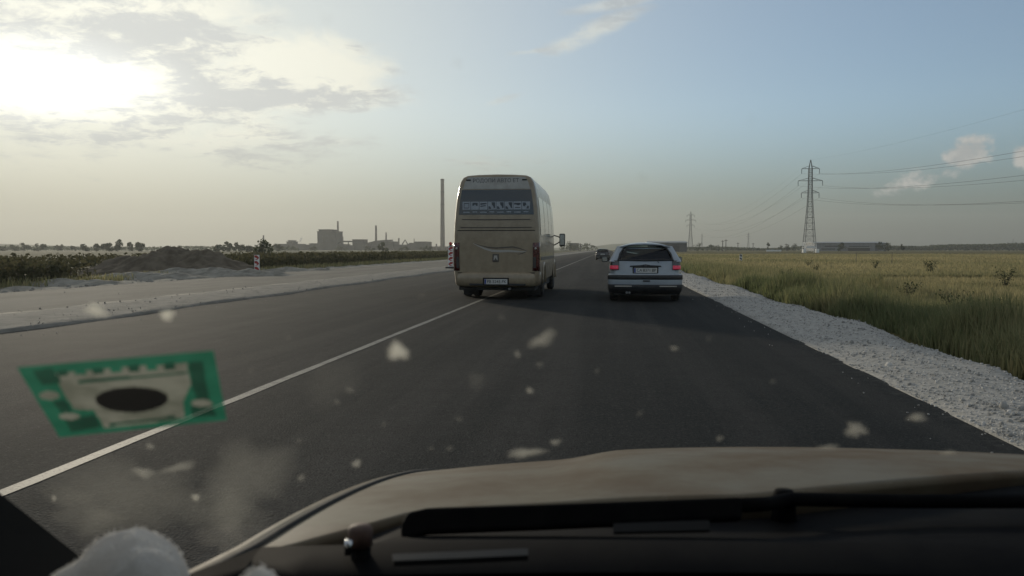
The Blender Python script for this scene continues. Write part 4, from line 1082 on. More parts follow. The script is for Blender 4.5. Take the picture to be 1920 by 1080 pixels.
        mh = MB().box(sx_*1.24 - .085, sx_*1.24 + .085, 5.72, 5.86, 1.27, 1.65).build('mirror', M['black'], root, bevel=.03)
        MB().box(sx_*1.24 - .065, sx_*1.24 + .065, 5.714, 5.719, 1.31, 1.62).build('mirror_glass', M['chrome'], mh)
    # windscreen (faces away)
    MB().slab([(-.85, 5.42, 2.62), (.85, 5.42, 2.62), (.93, 6.25, 1.5), (-.93, 6.25, 1.5)], (0, .04, .03)).build('windscreen', M['glassd'], root)
    MB().bar((.32, -.06, .26), (.32, .5, .26), .03, n=10).build('exhaust', M['galv'], root)
    return root
minibus()

# ------------------------------------------------------------------ hatchback (also the plan of the dark car ahead)
def car(name, xc, Yb, label, paint, S=1.0, plate=None, lit=True, tall=1.0, lamp_up=0.0, rz=0.0):
    root = empty(name, (xc, Yb, 0.012), rz); tag(root, label, 'car')
    def plan(y): return interp(y, [-.02, .02, .08, .2, .45, 1.0, 2.2, 3.0, 3.45, 3.7, 3.82], [.56, .64, .72, .775, .815, .83, .825, .815, .77, .66, .42])
    def belt(y): return interp(y, [0, .1, .5, 1.5, 2.7, 3.3, 3.82], [.915, .925, .935, .92, .90, .80, .62])*tall
    ys_ = [.03, .06, .12, .22, .4, .7, 1.1, 1.6, 2.2, 2.75, 3.2, 3.5, 3.7, 3.82]
    rows = []
    for y in ys_:
        w, bz = plan(y), belt(y)
        h_ = [(w*.86, .20), (w*.97, .25), (w, .42), (w*1.0, .58), (w*.985, .72), (w*.965, bz - .05), (w*.93, bz), (w*.6, bz + .015), (0, bz + .02)]
        lean_ = lambda z: .055*max(0, (z - .55)/.4)**1.3 if y < .5 else 0
        rows.append([(-x, y + lean_(z), z) for x, z in h_] + [(x, y + lean_(z), z) for x, z in h_[-2::-1]])
    mb = MB().grid(rows); n = 9; L = 17
    for o in (0, (len(rows)-1)*L): mb.f += [(o+i, o+i+1, o+L-2-i, o+L-1-i) for i in range(n-2)] + [(o+n-2, o+n-1, o+n)]
    mb.build('body', paint, root, smooth=True, angle=50)
    # greenhouse: roof on pillars with panes between
    zb, zt = .93*tall, 1.245*tall
    A = [Vector(v) for v in ((-.755, .10, zb), (.755, .10, zb), (.79, 2.72, zb - .02), (-.79, 2.72, zb - .02))]
    B = [Vector(v) for v in ((-.555, .50, zt - .02), (.555, .50, zt - .02), (.58, 1.95, zt - .02), (-.58, 1.95, zt - .02))]
    rr = []
    for i in range(9):
        t = i/8; y = .44 + (2.0 - .44)*t; row = []
        for j in range(13):
            u = -1 + 2*j/12; x = u*(.575 + .02*math.sin(math.pi*t)); e = abs(u)**2.3
            row.append((x, y - (.07*(1 - u*u) if t < .2 else -.05*(1 - u*u)*(t > .8)), zt - .012 + .100*tall*(1 - e)*(.55 + .45*math.sin(math.pi*min(1, t*1.15 + .05)))))
        rr.append(row)
    MB().grid(rr).build('roof', paint, root, smooth=True, solid=.03)
    def pillar(a, b2, w):
        a, b2 = Vector(a), Vector(b2); q = []; pil = MB()
        for p_, ww in ((a, w), (b2, w*.8)):
            q.append([p_ + Vector(d)*ww for d in ((-.5, -.5, 0), (.5, -.5, 0), (.5, .5, 0), (-.5, .5, 0))])
        pil.add(q[0] + q[1], [(3, 2, 1, 0), (4, 5, 6, 7)] + [(i, (i+1) % 4, 4 + (i+1) % 4, 4 + i) for i in range(4)])
        pil.build('pillar', paint, root, bevel=.015)
    for i in range(4): pillar(A[i] + Vector((-.03 if A[i].x > 0 else .03, .03 if i < 2 else 0, -.03)), B[i] + Vector((-.015 if B[i].x > 0 else .015, .03 if i < 2 else 0, .02)), .15 if i < 2 else .06)
    for s_ in (-1, 1): pillar((s_*.765, 1.25, zb - .03), (s_*.585, 1.2, zt + .01), .07); pillar((s_*.76, .40, zb - .03), (s_*.58, .62, zt + .01), .13)
    MB().slab([(-.64, .10, zb - .01), (.64, .10, zb - .01), (.505, .44, zt - .035), (.40, .425, zt + .02), (0, .405, zt + .05), (-.40, .425, zt + .02), (-.505, .44, zt - .035)], (0, -.008, -.006)).build('rear_window', M['tint'], root)
    rim_ = MB()
    rim_.tube([(-.61, .085, zb + .012), (0, .075, zb + .002), (.61, .085, zb + .012)], .022, 6).tube([(-.49, .42, zt - .035), (-.38, .402, zt + .018), (0, .385, zt + .042), (.38, .402, zt + .018), (.49, .42, zt - .035)], .016, 6)
    for s_ in (-1, 1): rim_.tube([(s_*.61, .085, zb + .012), (s_*.575, .22, zb + .15), (s_*.49, .42, zt - .035)], .018, 6)
    rim_.build('window_seal', M['black'], root)
    for s_ in (-1, 1):
        MB().slab([(s_*.77, .45, zb), (s_*.78, 1.22, zb), (s_*.60, 1.18, zt), (s_*.59, .68, zt)], (-.006*s_, 0, 0)).build('side_window', M['tint'], root)
        MB().slab([(s_*.78, 1.28, zb), (s_*.79, 2.55, zb), (s_*.61, 1.9, zt), (s_*.60, 1.23, zt)], (-.006*s_, 0, 0)).build('side_window', M['tint'], root)
    MB().slab([(-.77, 2.70, zb - .01), (.77, 2.70, zb - .01), (.585, 1.97, zt), (-.585, 1.97, zt)], (0, .006, .006)).build('windscreen', M['tint'], root)
    # seats seen through the glass
    for sx_ in (-.36, .36):
        se = MB().box(sx_ - .24, sx_ + .24, 1.45, 1.57, .45, 1.02*tall).build('front_seat', M['cloth'], root, bevel=.05)
        MB().box(sx_ - .13, sx_ + .13, 1.46, 1.55, 1.06*tall, 1.22*tall).bar((sx_ - .05, 1.5, 1.0*tall), (sx_ - .05, 1.5, 1.08*tall), .01).bar((sx_ + .05, 1.5, 1.0*tall), (sx_ + .05, 1.5, 1.08*tall), .01).build('headrest', M['cloth'], se, bevel=.03)
    MB().box(-.66, .66, .52, .62, .5, .98*tall).build('rear_bench', M['cloth'], root, bevel=.03)
    MB().box(-.70, .70, .16, .52, zb - .035, zb - .01).build('parcel_shelf', M['cloth'], root)
    # tailgate furniture
    y0 = lambda z: .03 + .055*max(0, (z - .55)/.4)**1.3
    zh = .795*tall
    q = MB(); q.slab([(-.36, y0(zh) - .012, zh - .012), (.36, y0(zh) - .012, zh - .012), (.34, y0(zh) - .012, zh + .018), (.12, y0(zh) - .012, zh + .028), (0, y0(zh) - .012, zh + .048), (-.12, y0(zh) - .012, zh + .028), (-.34, y0(zh) - .012, zh + .018)], (0, .02, 0))
    hn = q.build('tailgate_handle', M['black'], root)
    MB().lathe([(.001, -.004), (.03, -.002), (.033, .004)], 16, (0, y0(zh) - .014, zh + .018), 'y').build('emblem', M['decald'] if not plate else M['letter'], hn, smooth=True)
    zp = .705*tall
    MB().box(-.29, .29, y0(zp) - .008, y0(zp) + .03, zp - .075, zp + .078).build('plate_recess', M['seam'], root, bevel=.008)
    pl = MB().box(-.26, .26, y0(zp) - .022, y0(zp) - .010, zp - .056, zp + .056).build('number_plate', M['plate'], root, bevel=.003)
    if plate: text_mesh('plate_text', plate, .10, M['ink'], pl, (.02, y0(zp) - .0235, zp), width=.43, depth=.001); MB().box(-.255, -.22, y0(zp) - .0245, y0(zp) - .0215, zp - .05, zp + .05).build('plate_band', M['eu'], pl)
    wr = MB().tube([(.30, y0(.9) - .01, .885*tall), (.24, .10, .925*tall), (.02, .115, .94*tall)], .010, 5).build('rear_wiper', M['black'], root)
    for sx_ in (-1, 1):
        def lamp(nm, z0, z1, xi, m, par, pr):
            rr = []
            for i in range(5):
                z = z0 + (z1 - z0)*i/4; e = y0(z); rr.append([(sx_*xi, e - pr, z), (sx_*.68, e - pr - .002, z), (sx_*(.735 + pr*.4), e + .025, z), (sx_*(.775 + pr*.6), e + .10, z), (sx_*(.79 + pr*.6), e + .2, z)])
            return MB().grid(rr).build(nm, m, par, smooth=True, solid=.01)
        tl = lamp('tail_lamp', (.70 + lamp_up)*tall, (.915 + lamp_up)*tall, .60, M['smoke'], root, .010)
        lamp('brake_lens', (.715 + lamp_up)*tall, (.80 + lamp_up)*tall, .61, M['taillit'] if lit else M['tail'], tl, .019)
        MB().tube([(sx_*.80, 2.28, zb - .03), (sx_*.87, 2.26, zb - .02)], .02, 6).build('mirror_arm', M['black'], root)
        mh = MB().box(sx_*.925 - .075, sx_*.925 + .075, 2.22, 2.34, zb - .07, zb + .07).build('mirror', M['black'], root, bevel=.03)
        MB().box(sx_*.925 - .06, sx_*.925 + .06, 2.212, 2.217, zb - .05, zb + .05).build('mirror_glass', M['chrome'], mh)
        wheel(root, sx_*.71, .62, .29, .19); wheel(root, sx_*.71, 3.05, .29, .19)
        for ya in (.62, 3.05):
            q = MB(); rr = []
            for j in range(13):
                t = math.pi*j/12; rr.append([(sx_*.80, ya + math.cos(t)*.31, .29 + math.sin(t)*.31), (sx_*.828, ya + math.cos(t)*.33, .29 + math.sin(t)*.33), (sx_*.815, ya + math.cos(t)*.38, .29 + math.sin(t)*.38)])
            q.grid(rr).build('wheel_arch', M['black'], root, smooth=True, solid=.008)
        MB().box(sx_*.83 - .006, sx_*.83 + .006, 1.0, 2.6, .50, .58).build('rub_strip', M['black'], root, bevel=.003)
    # bumper wraps the tail
    def wrap(nm, prs, m, par, yend=.42):
        rr = []
        for (z, pr) in prs:
            row = []
            for j in range(23):
                a = -1 + 2*j/22; x = a*(.80 + pr*.5); e = abs(a)**5; row.append((x, -pr + e*.17, z))
            row = [(row[0][0] - .02, yend, z)] + row + [(row[-1][0] + .02, yend, z)]; rr.append(row)
        return MB().grid(rr).build(nm, m, par, smooth=True, solid=.008)
    bp = wrap('bumper', [(.22, -.05), (.25, .01), (.33, .045), (.46, .05), (.56, .045), (.615, .02), (.622, -.02)], paint, root)
    wrap('bumper_strip', [(.50, .052), (.515, .066), (.585, .066), (.60, .050)], M['black'], bp, .40)
    wrap('shade_valance', [(.185, -.06), (.20, .0), (.30, .055), (.375, .058), (.385, .052)], M['black'], bp, .40)  # black valance carried up the bumper, its colour standing in for shade there
    for sx_ in (-1, 1): MB().box(sx_*.50 - .19, sx_*.50 + .19, -.072, -.050, .335, .362).build('reflector_strip', M['decal'], bp, bevel=.006)
    MB().box(-.06, .10, -.075, -.05, .455, .485).build('tow_cover', M['black'], bp, bevel=.006)
    MB().box(-.70, .70, .1, 3.6, .15, .24).build('underbody', M['rubber'], root)
    MB().bar((-.42, -.03, .205), (-.42, .5, .205), .028, n=10).bar((-.36, -.03, .205), (-.36, .5, .205), .026, n=10).build('exhaust', M['galv'], root)
    root.scale = (S, S, S)
    return root
Yc = 19.5; xcar = (at(1145, 540, Yc).x + at(1276, 540, Yc).x)/2
car('hatchback', xcar, Yc, 'small silver-blue hatchback with glowing tail lamps, driving beside the gravel shoulder', M['silver'], plate='CA 8371 BP', lamp_up=.015)
Yd = 92.0; xd = at(1130, 480, Yd).x
car('dark_car', xd, Yd, 'dark car far ahead in the lane, between the minibus and the hatchback', M['darkp'], lit=False, tall=1.0, S=.92)

# ------------------------------------------------------------------ the car the picture is taken from
CX = 0.40                                        # its centre line; the camera sits at the left seat
M['hood'] = car_paint('dusty_beige_paint', (0.14, 0.118, 0.075), (0.112, 0.090, 0.056), .55, scale=2.0, coat=.03, dust=(0.085, 0.056, 0.033), dust_amt=.9)
M['hood'].node_tree.nodes['Principled BSDF'].inputs['Specular IOR Level'].default_value = .22
M['dash'] = mat('dashboard_plastic', (0.003, 0.003, 0.0035), 0.95, c2=(0.004, 0.004, 0.0045), scale=40, spec=0.0)
M['trim'] = mat('cabin_trim', (0.012, 0.012, 0.012), .9)
M['cowlp'] = mat('cowl_plastic', (0.004, 0.004, 0.0045), .8, c2=(0.007, 0.0068, 0.0065), scale=25, spec=.04)
M['vent'] = mat('vent_plastic', (0.014, 0.014, 0.014), .6, spec=.2)
M['rust'] = mat('brown_rubber', (0.10, 0.055, 0.038), .7, c2=(.06, .035, .026), scale=60)
RAKE = 0.625
def ws_z(x, y): return 1.0 + RAKE*(.65 - .15*(x - CX)**2 - y)
WS_IN = Vector((0, -math.sin(math.atan(RAKE)), -math.cos(math.atan(RAKE))))
def on_glass(px, py, off=0.0):
    d = ray(px, py); lo, hi = .02, 3.0
    for _ in range(50):
        t = (lo + hi)/2; p = CAM + d*t
        if p.z - ws_z(p.x, p.y) < 0: lo = t
        else: hi = t
    return CAM + d*lo + WS_IN*off
own = empty('own_car', (CX, 0, 0)); tag(own, 'dusty beige car seen from its driver seat, bonnet and black dashboard along the bottom', 'car')
OFF = Vector((CX, 0, 0))
def loc(p): return Vector(p) - OFF
def hood_rear(x):
    return interp(x, [-.30, -.263, -.2, -.18, .136, .465, .70, .98, 1.0, 1.063, 1.10], [.56, .64, .735, .777, .81, .975, .93, .80, .735, .64, .56])
def hood_z(x, y):
    t = (y - .86); dx = abs(x - CX)/.68
    z = .962 - .098*t - .128*max(t, -.2)**2
    z -= (.016 + max(0, .035*(t + .30)))*dx**2.2
    b = 1 - min(1, max(0, (abs(x - CX) - .37)/.11)); b = b*b*(3 - 2*b)
    z += .011*b*min(1, max(0, (t + .12)/.3))
    return z
rows = []
for i in range(45):
    s_ = i/44; row = []
    for j in range(61):
        x = CX - .68 + 1.36*j/60; yr = hood_rear(x); yf = 1.98 - .40*((x - CX)/.68)**2*.6 - .10*abs((x - CX)/.68)**6
        y = yr + (yf - yr)*s_; row.append(loc((x, y, hood_z(x, y))))
    rows.append(row)
last = rows[-1]
rows.append([Vector((p.x, p.y + .05, p.z - .03)) for p in last]); rows.append([Vector((p.x, p.y + .07, p.z - .12)) for p in last])
first = rows[0]
rows = [[Vector((p.x, p.y + .012, p.z - .03)) for p in first], [Vector((p.x, p.y, p.z - .006)) for p in first]] + rows
hood = MB().grid(rows).build('bonnet', M['hood'], own, smooth=True)
for s_ in (-1, 1):
    rr = []
    for i in range(30):
        y = .42 + 1.40*i/29; e = s_*.690
        z = hood_z(CX + .68*s_, max(y, .5)) - .004; w = .026 if y < 1.5 else .026*(1 - (y - 1.5)*.8)
        rr.append([loc((CX + e, y, z - .06)), loc((CX + e, y, z - .001)), loc((CX + e + s_*w*.45, y, z + .003)), loc((CX + e + s_*w, y, z - .012)), loc((CX + e + s_*(w + .04), y, z - .06)), loc((CX + e + s_*(w + .06), y, z - .2)), loc((CX + e + s_*(w + .05), y, .35))])
    MB().grid(rr).build('front_wing', M['hood'], own, smooth=True)
    MB().tube([loc((CX + s_*.6845, .5 + 1.25*i/24, hood_z(CX + .68*s_, .5 + 1.25*i/24) - .0015)) for i in range(25)], .0048, 6).build('gap_shade', M['seam'], own, smooth=True)  # dark tube laid along the bonnet gap in place of its shade
MB().box(-.68, .68, 1.86, 2.02, .25, .62).build('front_bumper', M['hood'], own, bevel=.04)
# cowl between bonnet and glass
rr = []
for j in range(41):
    x = CX - .82 + 1.64*j/40; yr = hood_rear(x); yb = .655 - .15*(x - CX)**2
    yb = min(yb, yr - .06)
    rr.append([loc((x, yr + .015, .925)), loc((x, yr - .012, .950)), loc((x, yr*.6 + yb*.4, .954)), loc((x, yb + .012, .978)), loc((x, yb - .03, .97))])
cowl = MB().grid(rr).build('cowl', M['cowlp'], own, smooth=True)
# wiper lying at the foot of the glass
def P(px, py, Y): return loc(at(px, py, Y))
bl = MB()
pts = [(752, 985), (765, 962), (800, 954), (1000, 948), (1200, 941), (1390, 934)]
top = [P(a, b2, .70 + .03*i/5) for i, (a, b2) in enumerate(pts)]
bot = [P(a, b2 + 52 - 2*i, .69 + .03*i/5) for i, (a, b2) in enumerate(pts)]
q = MB().grid([bot, top]); q.build('wiper_blade', M['cowlp'], own, solid=.012, bevel=.003)
MB().tube([P(1385, 948, .735), P(1440, 945, .76), P(1480, 936, .79), P(1700, 940, .80), P(1990, 940, .80)], .0065, 8).build('wiper_arm', M['cowlp'], own, smooth=True)
MB().lathe([(.001, .010), (.008, .0095), (.0105, .005), (.011, -.012), (.014, -.03)], 16, P(1470, 938, .80)).build('wiper_pivot', M['cowlp'], own, smooth=True)
MB().lathe([(.001, .019), (.007, .0185), (.009, .016), (.009, .004)], 16, P(676, 1032, .60)).build('washer_cap', M['rust'], own, smooth=True)
MB().lathe([(.0075, .006), (.008, -.03), (.012, -.034)], 16, P(676, 1033, .60)).build('washer_stem', M['cowlp'], own, smooth=True)
MB().tube([P(654, 1012, .585), P(652, 1040, .585)], .0028, 8).build('chrome_pin', M['chrome'], own, smooth=True)
# windscreen
rr = []
for i in range(13):
    s_ = i/12; row = []
    for j in range(25):
        u = -1 + 2*j/24; half = .83 - .11*s_; x = CX + u*half
        y = (.655 - .15*(x - CX)**2) + (-.02 - .05*u*u - (.655 - .15*(x - CX)**2))*s_
        row.append(loc((x, y, ws_z(x, y))))
    rr.append(row)
wm = bpy.data.materials.new('clear_windscreen_glass'); wm.use_nodes = True; wm.node_tree.nodes.clear(); k = G(wm.node_tree)
tr = k.n('ShaderNodeBsdfTransparent'); tr.inputs[0].default_value = (.955, .965, .955, 1); wo_ = k.n('ShaderNodeOutputMaterial'); wm.node_tree.links.new(tr.outputs[0], wo_.inputs[0])
screen = MB().grid(rr).build('windscreen', wm, own, smooth=True)
# pillars, roof, doors, tail: the closed cabin round the camera
for s_ in (-1, 1):
    a, b2 = Vector((s_*.86, .60, .965)), Vector((s_*.74, -.06, 1.455))
    d = (b2 - a).normalized(); n1 = Vector((0, d.z, -d.y)).normalized()
    q = MB(); ring = []
    for p_ in (a - d*.10, a.lerp(b2, .5), b2):
        ring.append([p_ + Vector((-s_*.040, 0, 0)) + n1*.012, p_ + Vector((-s_*.028, 0, 0)) - n1*.05, p_ + Vector((s_*.05, 0, 0)) - n1*.06, p_ + Vector((s_*.06, 0, 0)) + n1*.01, p_ + Vector((-s_*.040, 0, 0)) + n1*.012])
    q.grid(ring); q.build('front_pillar', M['trim'], own)
    MB().box(s_*.86 - .03, s_*.86 + .03, -2.1, .42, .28, .96).build('door', M['hood'], own, bevel=.02)
    MB().bar((s_*.77, -.95, .98), (s_*.70, -.95, 1.45), .04).build('side_pillar', M['trim'], own)
    MB().bar((s_*.77, -2.05, .98), (s_*.68, -1.85, 1.45), .07).build('rear_pillar', M['trim'], own)
    MB().slab([(s_*.775, -.9, .98), (s_*.775, .45, .98), (s_*.71, -.05, 1.45), (s_*.70, -.9, 1.45)], (.004, 0, 0)).build('side_window', M['tint'], own)
    MB().slab([(s_*.775, -2.0, .98), (s_*.775, -.99, .98), (s_*.70, -.99, 1.45), (s_*.69, -1.85, 1.45)], (.004, 0, 0)).build('side_window', M['tint'], own)
    wheel(own, s_*.72, 1.25, .30, .19); wheel(own, s_*.72, -1.35, .30, .19)
MB().box(-.72, .72, -1.95, -.05, 1.445, 1.475).build('roof', M['hood'], own, bevel=.01)
MB().box(-.70, .70, -1.93, -.06, 1.425, 1.443).build('headlining', M['trim'], own)
MB().slab([(-.72, -2.12, .98), (.72, -2.12, .98), (.68, -1.93, 1.445), (-.68, -1.93, 1.445)], (0, .005, 0)).build('rear_window', M['tint'], own)
MB().box(-.80, .80, -2.45, -2.12, .28, .98).build('boot', M['hood'], own, bevel=.04)
MB().box(-.76, .76, -2.1, 1.9, .22, .26).build('floor_pan', M['trim'], own)
MB().box(-.74, .74, .80, .83, .26, .90).build('bulkhead', M['trim'], own)
for sx_ in (-.40, .40): MB().box(sx_ - .24, sx_ + .24, -.62, -.45, .45, 1.12).build('seat', M['cloth'], own, bevel=.05)
# dashboard
rr = []
for j in range(37):
    x = CX - .82 + 1.64*j/36; yb = .650 - .15*(x - CX)**2; bin_ = 0
    rr.append([loc((x, yb, .950)), loc((x, yb - .02, .958)), loc((x, yb - .09, .960)), loc((x, .42, .956)), loc((x, .30, .945)), loc((x, .22, .92)), loc((x, .17, .86)), loc((x, .19, .55))])
dash = MB().grid(rr).build('dashboard', M['dash'], own, smooth=True)
q = MB().grid([[P(738, 1057, .55), P(860, 1052, .56), P(990, 1046, .57)], [P(735, 1044, .56), P(860, 1039, .57), P(990, 1033, .58)]]); q.build('demister_vent', M['vent'], dash, solid=.004)
q = MB().grid([[P(1150, 1000, .61), P(1330, 996, .61)], [P(1150, 984, .615), P(1330, 978, .615)]]); q.build('demister_vent', M['vent'], dash, solid=.004)

# dirt and imitated reflections on the glass: cover says how much the film hides
fm = bpy.data.materials.new('dirt_reflection_film'); fm.use_nodes = True; fm.node_tree.nodes.clear(); k = G(fm.node_tree)
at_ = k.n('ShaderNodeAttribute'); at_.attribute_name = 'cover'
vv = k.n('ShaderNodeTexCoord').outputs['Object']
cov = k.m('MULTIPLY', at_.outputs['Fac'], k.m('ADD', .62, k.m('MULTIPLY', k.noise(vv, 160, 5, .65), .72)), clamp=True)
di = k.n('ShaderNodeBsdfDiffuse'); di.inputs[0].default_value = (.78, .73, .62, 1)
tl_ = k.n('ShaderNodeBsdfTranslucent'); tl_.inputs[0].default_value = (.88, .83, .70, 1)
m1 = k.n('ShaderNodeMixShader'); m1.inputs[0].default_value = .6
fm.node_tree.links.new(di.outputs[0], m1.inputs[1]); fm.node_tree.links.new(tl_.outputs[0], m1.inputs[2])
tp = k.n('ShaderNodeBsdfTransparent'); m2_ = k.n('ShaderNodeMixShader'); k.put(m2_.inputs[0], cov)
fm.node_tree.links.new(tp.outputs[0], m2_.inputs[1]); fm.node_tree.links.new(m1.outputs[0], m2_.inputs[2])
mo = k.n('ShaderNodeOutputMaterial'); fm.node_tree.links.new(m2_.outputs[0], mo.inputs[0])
def splat(px, py, rx, ry, rot=0.0, cover=.8, seed=0, nm='dirt_splat', off=-.0012, rings=(0, .4, .72, 1.0), cv=(1, .85, .42, 0), jag=.30):
    r = random.Random(seed*77 + int(px)); n = 18; ph = [r.uniform(0, 6.28) for _ in range(4)]
    q = MB(); vals = []; c, s = math.cos(rot), math.sin(rot); pts = []
    for ki, kr in enumerate(rings):
        for i in range(n):
            t = 2*math.pi*i/n; w = 1 + jag*(.5*math.sin(2*t + ph[0]) + .5*math.sin(3*t + ph[1]) + .35*math.sin(5*t + ph[2]) + .25*math.sin(7*t + ph[3]))
            u, v = math.cos(t)*rx*kr*w, math.sin(t)*ry*kr*w
            pts.append(loc(on_glass(px + u*c - v*s, py + u*s + v*c, off - .0006*(1 - kr)))); vals.append(cover*cv[ki])
    fs = [(a*n + i, a*n + (i+1) % n, (a+1)*n + (i+1) % n, (a+1)*n + i) for a in range(len(rings)-1) for i in range(n)]
    o = q.add(pts, fs).build(nm, fm, screen, smooth=True)
    a_ = o.data.attributes.new('cover', 'FLOAT', 'POINT'); a_.data.foreach_set('value', vals)
    return o
for i, a in enumerate([(178, 587, 27, 15, .1, .85), (312, 596, 19, 12, .2, 1.0), (745, 664, 27, 18, 0, .9), (1018, 641, 33, 15, -.35, .34), (970, 669, 6, 8, 0, .3), (993, 737, 8, 7, 0, .4), (668, 873, 11, 9, 0, .42),
                       (985, 853, 40, 11, -.16, .40), (1042, 833, 15, 6, -.2, .3), (1605, 810, 26, 16, .25, .36), (1720, 787, 23, 9, -.15, .34), (1265, 658, 10, 4, 0, .36), (1555, 842, 24, 6, 0, .25), (1350, 826, 9, 6, 0, .2),
                       (1780, 853, 22, 5, 0, .22), (655, 735, 9, 7, 0, .14), (632, 758, 8, 6, 0, .14), (1012, 688, 7, 7, 0, .14), (843, 845, 8, 6, 0, .12), (808, 845, 7, 5, 0, .1), (893, 718, 22, 18, 0, .06), (940, 600, 10, 6, 0, .07), (1120, 700, 7, 6, 0, .09), (1200, 780, 9, 6, 0, .08), (790, 560, 7, 6, 0, .08), (560, 830, 8, 6, 0, .1), (470, 700, 7, 5, 0, .1), (720, 800, 9, 6, 0, .08), (1450, 720, 7, 5, 0, .1), (1330, 640, 6, 5, 0, .09), (1640, 640, 7, 5, 0, .08), (540, 640, 8, 6, 0, .08), (860, 790, 12, 5, .3, .09), (280, 841, 11, 7, 0, .3), (268, 890, 26, 11, .0, .35), (335, 880, 36, 11, -.25, .28),
                       (366, 936, 12, 7, 0, .5), (100, 938, 6, 6, 0, .5), (564, 900, 10, 8, 0, .22), (857, 126, 11, 10, 0, .16), (1205, 340, 13, 9, 0, .10), (612, 42, 12, 12, 0, .05), (465, 240, 9, 12, 0, .05), (1408, 232, 14, 8, 0, .04)]):
    splat(*a, seed=i)
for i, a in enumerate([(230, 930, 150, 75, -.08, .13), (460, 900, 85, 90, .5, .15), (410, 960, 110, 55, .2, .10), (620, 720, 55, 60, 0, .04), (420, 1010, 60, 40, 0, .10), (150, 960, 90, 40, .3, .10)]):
    splat(*a, seed=50 + i, nm='reflection_smear', rings=(0, .25, .5, .75, 1.0), cv=(1, .95, .8, .45, 0), jag=.35, off=-.0006)  # low film patches stand in for soft reflections in the glass

# toll sticker on the inside of the glass
def paper(name, c, c2, tl):
    m = mat(name, c, .7, c2=c2, scale=60); t = m.node_tree; k = G(t); b = t.nodes['Principled BSDF']
    tb = k.n('ShaderNodeBsdfTranslucent'); k.put(tb.inputs[0], b.inputs['Base Color'].links[0].from_socket); ms = k.n('ShaderNodeMixShader'); ms.inputs[0].default_value = tl
    t.links.new(b.outputs[0], ms.inputs[1]); t.links.new(tb.outputs[0], ms.inputs[2])
    tq = k.n('ShaderNodeBsdfTransparent'); mt = k.n('ShaderNodeMixShader'); mt.inputs[0].default_value = .10      # the print is thin enough to see the road through it
    t.links.new(ms.outputs[0], mt.inputs[1]); t.links.new(tq.outputs[0], mt.inputs[2]); t.links.new(mt.outputs[0], t.nodes['Material Output'].inputs[0]); return m
M['sgreen'] = paper('sticker_green', (0.013, 0.115, 0.066), (0.018, 0.145, 0.085), .85)
M['sdark'] = paper('sticker_dark_green', (0.008, 0.05, 0.03), (0.012, 0.075, 0.045), .8)
M['spale'] = paper('sticker_pale_print', (0.15, 0.155, 0.12), (0.24, 0.24, 0.195), .8)
M['sblack'] = paper('sticker_black', (0.010, 0.010, 0.009), (0.014, 0.014, 0.013), .02)
sc_ = on_glass(230, 735); stk = empty('toll_sticker', sc_); tag(stk, 'green rectangular toll sticker with a black oval, stuck inside the windscreen', 'sticker')
Z1 = 1080/440.0
def zpt(x, y): return (x/Z1, 640 + y/Z1)      # points read off an enlarged view of the sticker
def ell(cx, cy, rx, ry, rot=0, n=28, flat=0.0):
    o = []
    for i in range(n):
        t = 2*math.pi*i/n; u, v = math.cos(t)*rx, math.sin(t)*ry
        if v < 0: v *= 1 - flat
        o.append((cx + u*math.cos(rot) - v*math.sin(rot), cy + u*math.sin(rot) + v*math.cos(rot)))
    return o
REG = [('border', 'sgreen', [(84, 112), (96, 102), (500, 66), (975, 34), (990, 44), (1044, 340), (1036, 358), (660, 398), (300, 434), (276, 428), (180, 280)]),
       ('print_panel', 'spale', [(250, 140), (560, 112), (862, 92), (880, 190), (845, 270), (852, 345), (690, 372), (480, 392), (438, 312), (345, 306), (300, 240)]),
       ('dark_block', 'sdark', [(868, 92), (935, 86), (962, 250), (998, 338), (892, 348), (880, 300), (905, 260), (884, 190)]),
       ('dark_block', 'sdark', [(300, 350), (440, 330), (470, 385), (330, 412)]), ('dark_block', 'sdark', [(150, 130), (240, 112), (290, 180), (200, 195)]),
       ('dark_block', 'sdark', [(246, 270), (300, 258), (335, 315), (282, 322)])]
for i in range(7):
    a = 262 + i*82; REG.append(('print_mark', 'sgreen' if i % 2 else 'sdark', [(a, 128 - i*5.5), (a + 52, 124 - i*5.5), (a + 56, 150 - i*5), (a + 6, 154 - i*5)]))
REG += [('print_line', 'sdark', [(505, 370), (660, 354), (805, 336), (808, 348), (660, 367), (506, 383)]), ('print_line', 'sdark', [(360, 172), (640, 150), (860, 132), (862, 142), (640, 162), (362, 186)])]
for (a, b2, rx, ry) in [(322, 338, 50, 16), (230, 242, 48, 20), (930, 278, 50, 18), (420, 206, 24, 14), (390, 262, 20, 14)]: REG.append(('seal', 'spale', ell(a, b2, rx, ry, 0, 16)))
REG.append(('oval', 'sblack', ell(608, 258, 168, 62, -.02, flat=.1)))
def inside(p_, poly):
    x, y = p_; c = False; j = len(poly) - 1
    for i in range(len(poly)):
        xi, yi = poly[i]; xj, yj = poly[j]
        if (yi > y) != (yj > y) and x < (xj - xi)*(y - yi)/(yj - yi) + xi: c = not c
        j = i
    return c
NU, NV = 150, 64; Q = [(80, 112), (985, 34), (1046, 356), (276, 436)]          # the sticker is one sheet; each printed area is the cells it covers
def quv(u, v):
    return tuple((Q[0][k_]*(1-u) + Q[1][k_]*u)*(1-v) + (Q[3][k_]*(1-u) + Q[2][k_]*u)*v for k_ in (0, 1))
GP = [[on_glass(*zpt(*quv(i/NU, j/NV)), .0008) - sc_ for i in range(NU + 1)] for j in range(NV + 1)]
cells = {}
for j in range(NV):
    for i in range(NU):
        c_ = quv((i + .5)/NU, (j + .5)/NV); own_r = 0
        for ri, (_, _, poly) in enumerate(REG):
            if inside(c_, poly): own_r = ri
        cells.setdefault(own_r, []).append((i, j))
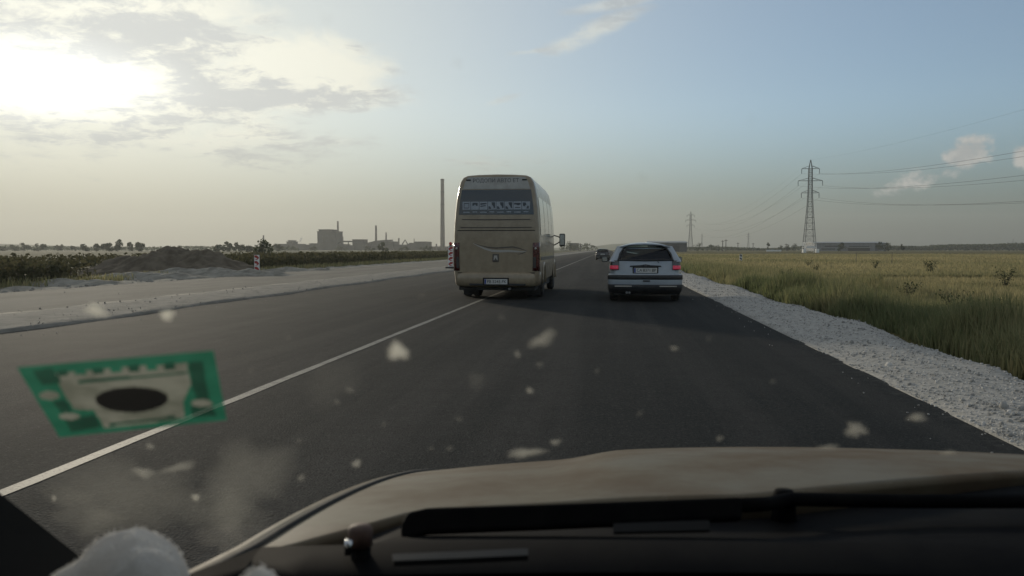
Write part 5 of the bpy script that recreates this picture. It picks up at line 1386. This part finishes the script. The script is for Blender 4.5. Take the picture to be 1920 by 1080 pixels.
for ri, cl in cells.items():
    q = MB(); idx = {}
    def vid(i, j):
        if (i, j) not in idx: idx[(i, j)] = len(q.v); q.v.append(tuple(GP[j][i]))
        return idx[(i, j)]
    for i, j in cl: q.f.append((vid(i, j), vid(i+1, j), vid(i+1, j+1), vid(i, j+1)))
    q.build(REG[ri][0], M[REG[ri][1]], stk)

# white fluffy toy on the dashboard
M['fluff'] = tint_mat('white_fluff', (0.70, 0.68, 0.65), (0.86, 0.84, 0.81), .9, .4, .1)
def fluffy(name, c, lobes, label, hairs):
    root = empty(name, c); tag(root, label, 'soft toy')
    V, F, H = [], [], []
    def surf(u, v, L):
        (ox, oy, oz, rx, ry, rz_) = L
        x, y, z = math.cos(u)*math.cos(v), math.sin(u)*math.cos(v), math.sin(v)
        w = 1 + .05*math.sin(3*u + 1 + ox*90)*math.cos(2*v) + .03*math.sin(7*u)*math.cos(4*v)
        return Vector((ox + x*rx*w, oy + y*ry*w, oz + z*rz_*w)), Vector((x/rx, y/ry, z/rz_)).normalized()
    q = MB()
    for L in lobes:
        rows = [[surf(2*math.pi*i/28, -1.5706 + 3.1412*j/16, L)[0] for i in range(29)] for j in range(17)]
        q.grid(rows)
    bo = q.build('body', M['fluff'], root, smooth=True)
    md = bo.modifiers.new('join', 'REMESH'); md.mode = 'VOXEL'; md.voxel_size = .0022; md.use_smooth_shade = True
    md = bo.modifiers.new('soft', 'SMOOTH'); md.factor = .5; md.iterations = 12
    hv, ht, tn_ = [], [], []
    for i in range(hairs):
        L = random.choice(lobes); p_, n_ = surf(random.uniform(0, 6.283), math.asin(random.uniform(-.4, 1)), L)
        t_ = n_.orthogonal().normalized(); t_.rotate(Matrix.Rotation(random.uniform(0, 6.28), 3, n_))
        e = p_ + (n_*random.uniform(.5, 1.0) + t_*.9 + Vector((0, 0, -.2)))*.0019; b_w = n_.cross(t_)*.00035
        o_ = len(hv); hv += [p_ - b_w, p_ + b_w, e]; ht.append((o_, o_+1, o_+2)); v_r = random.random(); tn_ += [v_r]*3
    np_mesh('fur', [tuple(v) for v in hv], ht, M['fluff'], root, tint=tn_)
    return root
tp_ = at(228, 1050, .47)
fluffy('soft_toy', (tp_.x, tp_.y, .958), [(.0, .008, .036, .034, .030, .036), (-.024, -.004, .024, .024, .026, .032), (.020, -.012, .034, .022, .024, .034), (.008, -.024, .014, .026, .020, .024)],
       'white fluffy soft toy on the dashboard below the green sticker', 9000)
tp_ = at(485, 1092, .46)
fluffy('soft_toy', (tp_.x, tp_.y, .958), [(0, 0, .030, .016, .016, .030)], 'small white fluffy ball peeping over the bottom edge beside the bonnet', 1500)

# ------------------------------------------------------------------ the hazy air
hm = bpy.data.materials.new('haze_air'); hm.use_nodes = True; hm.node_tree.nodes.clear(); k = G(hm.node_tree)
pv = k.n('ShaderNodeVolumePrincipled'); pv.inputs['Density'].default_value = 0.00024; pv.inputs['Color'].default_value = (.84, .86, .83, 1); pv.inputs['Anisotropy'].default_value = .35
ho = k.n('ShaderNodeOutputMaterial'); hm.node_tree.links.new(pv.outputs[0], ho.inputs['Volume'])
hz = MB().box(-2400, 2400, -330, 2420, -2.5, 92).build('haze', hm); hz['kind'] = 'stuff'
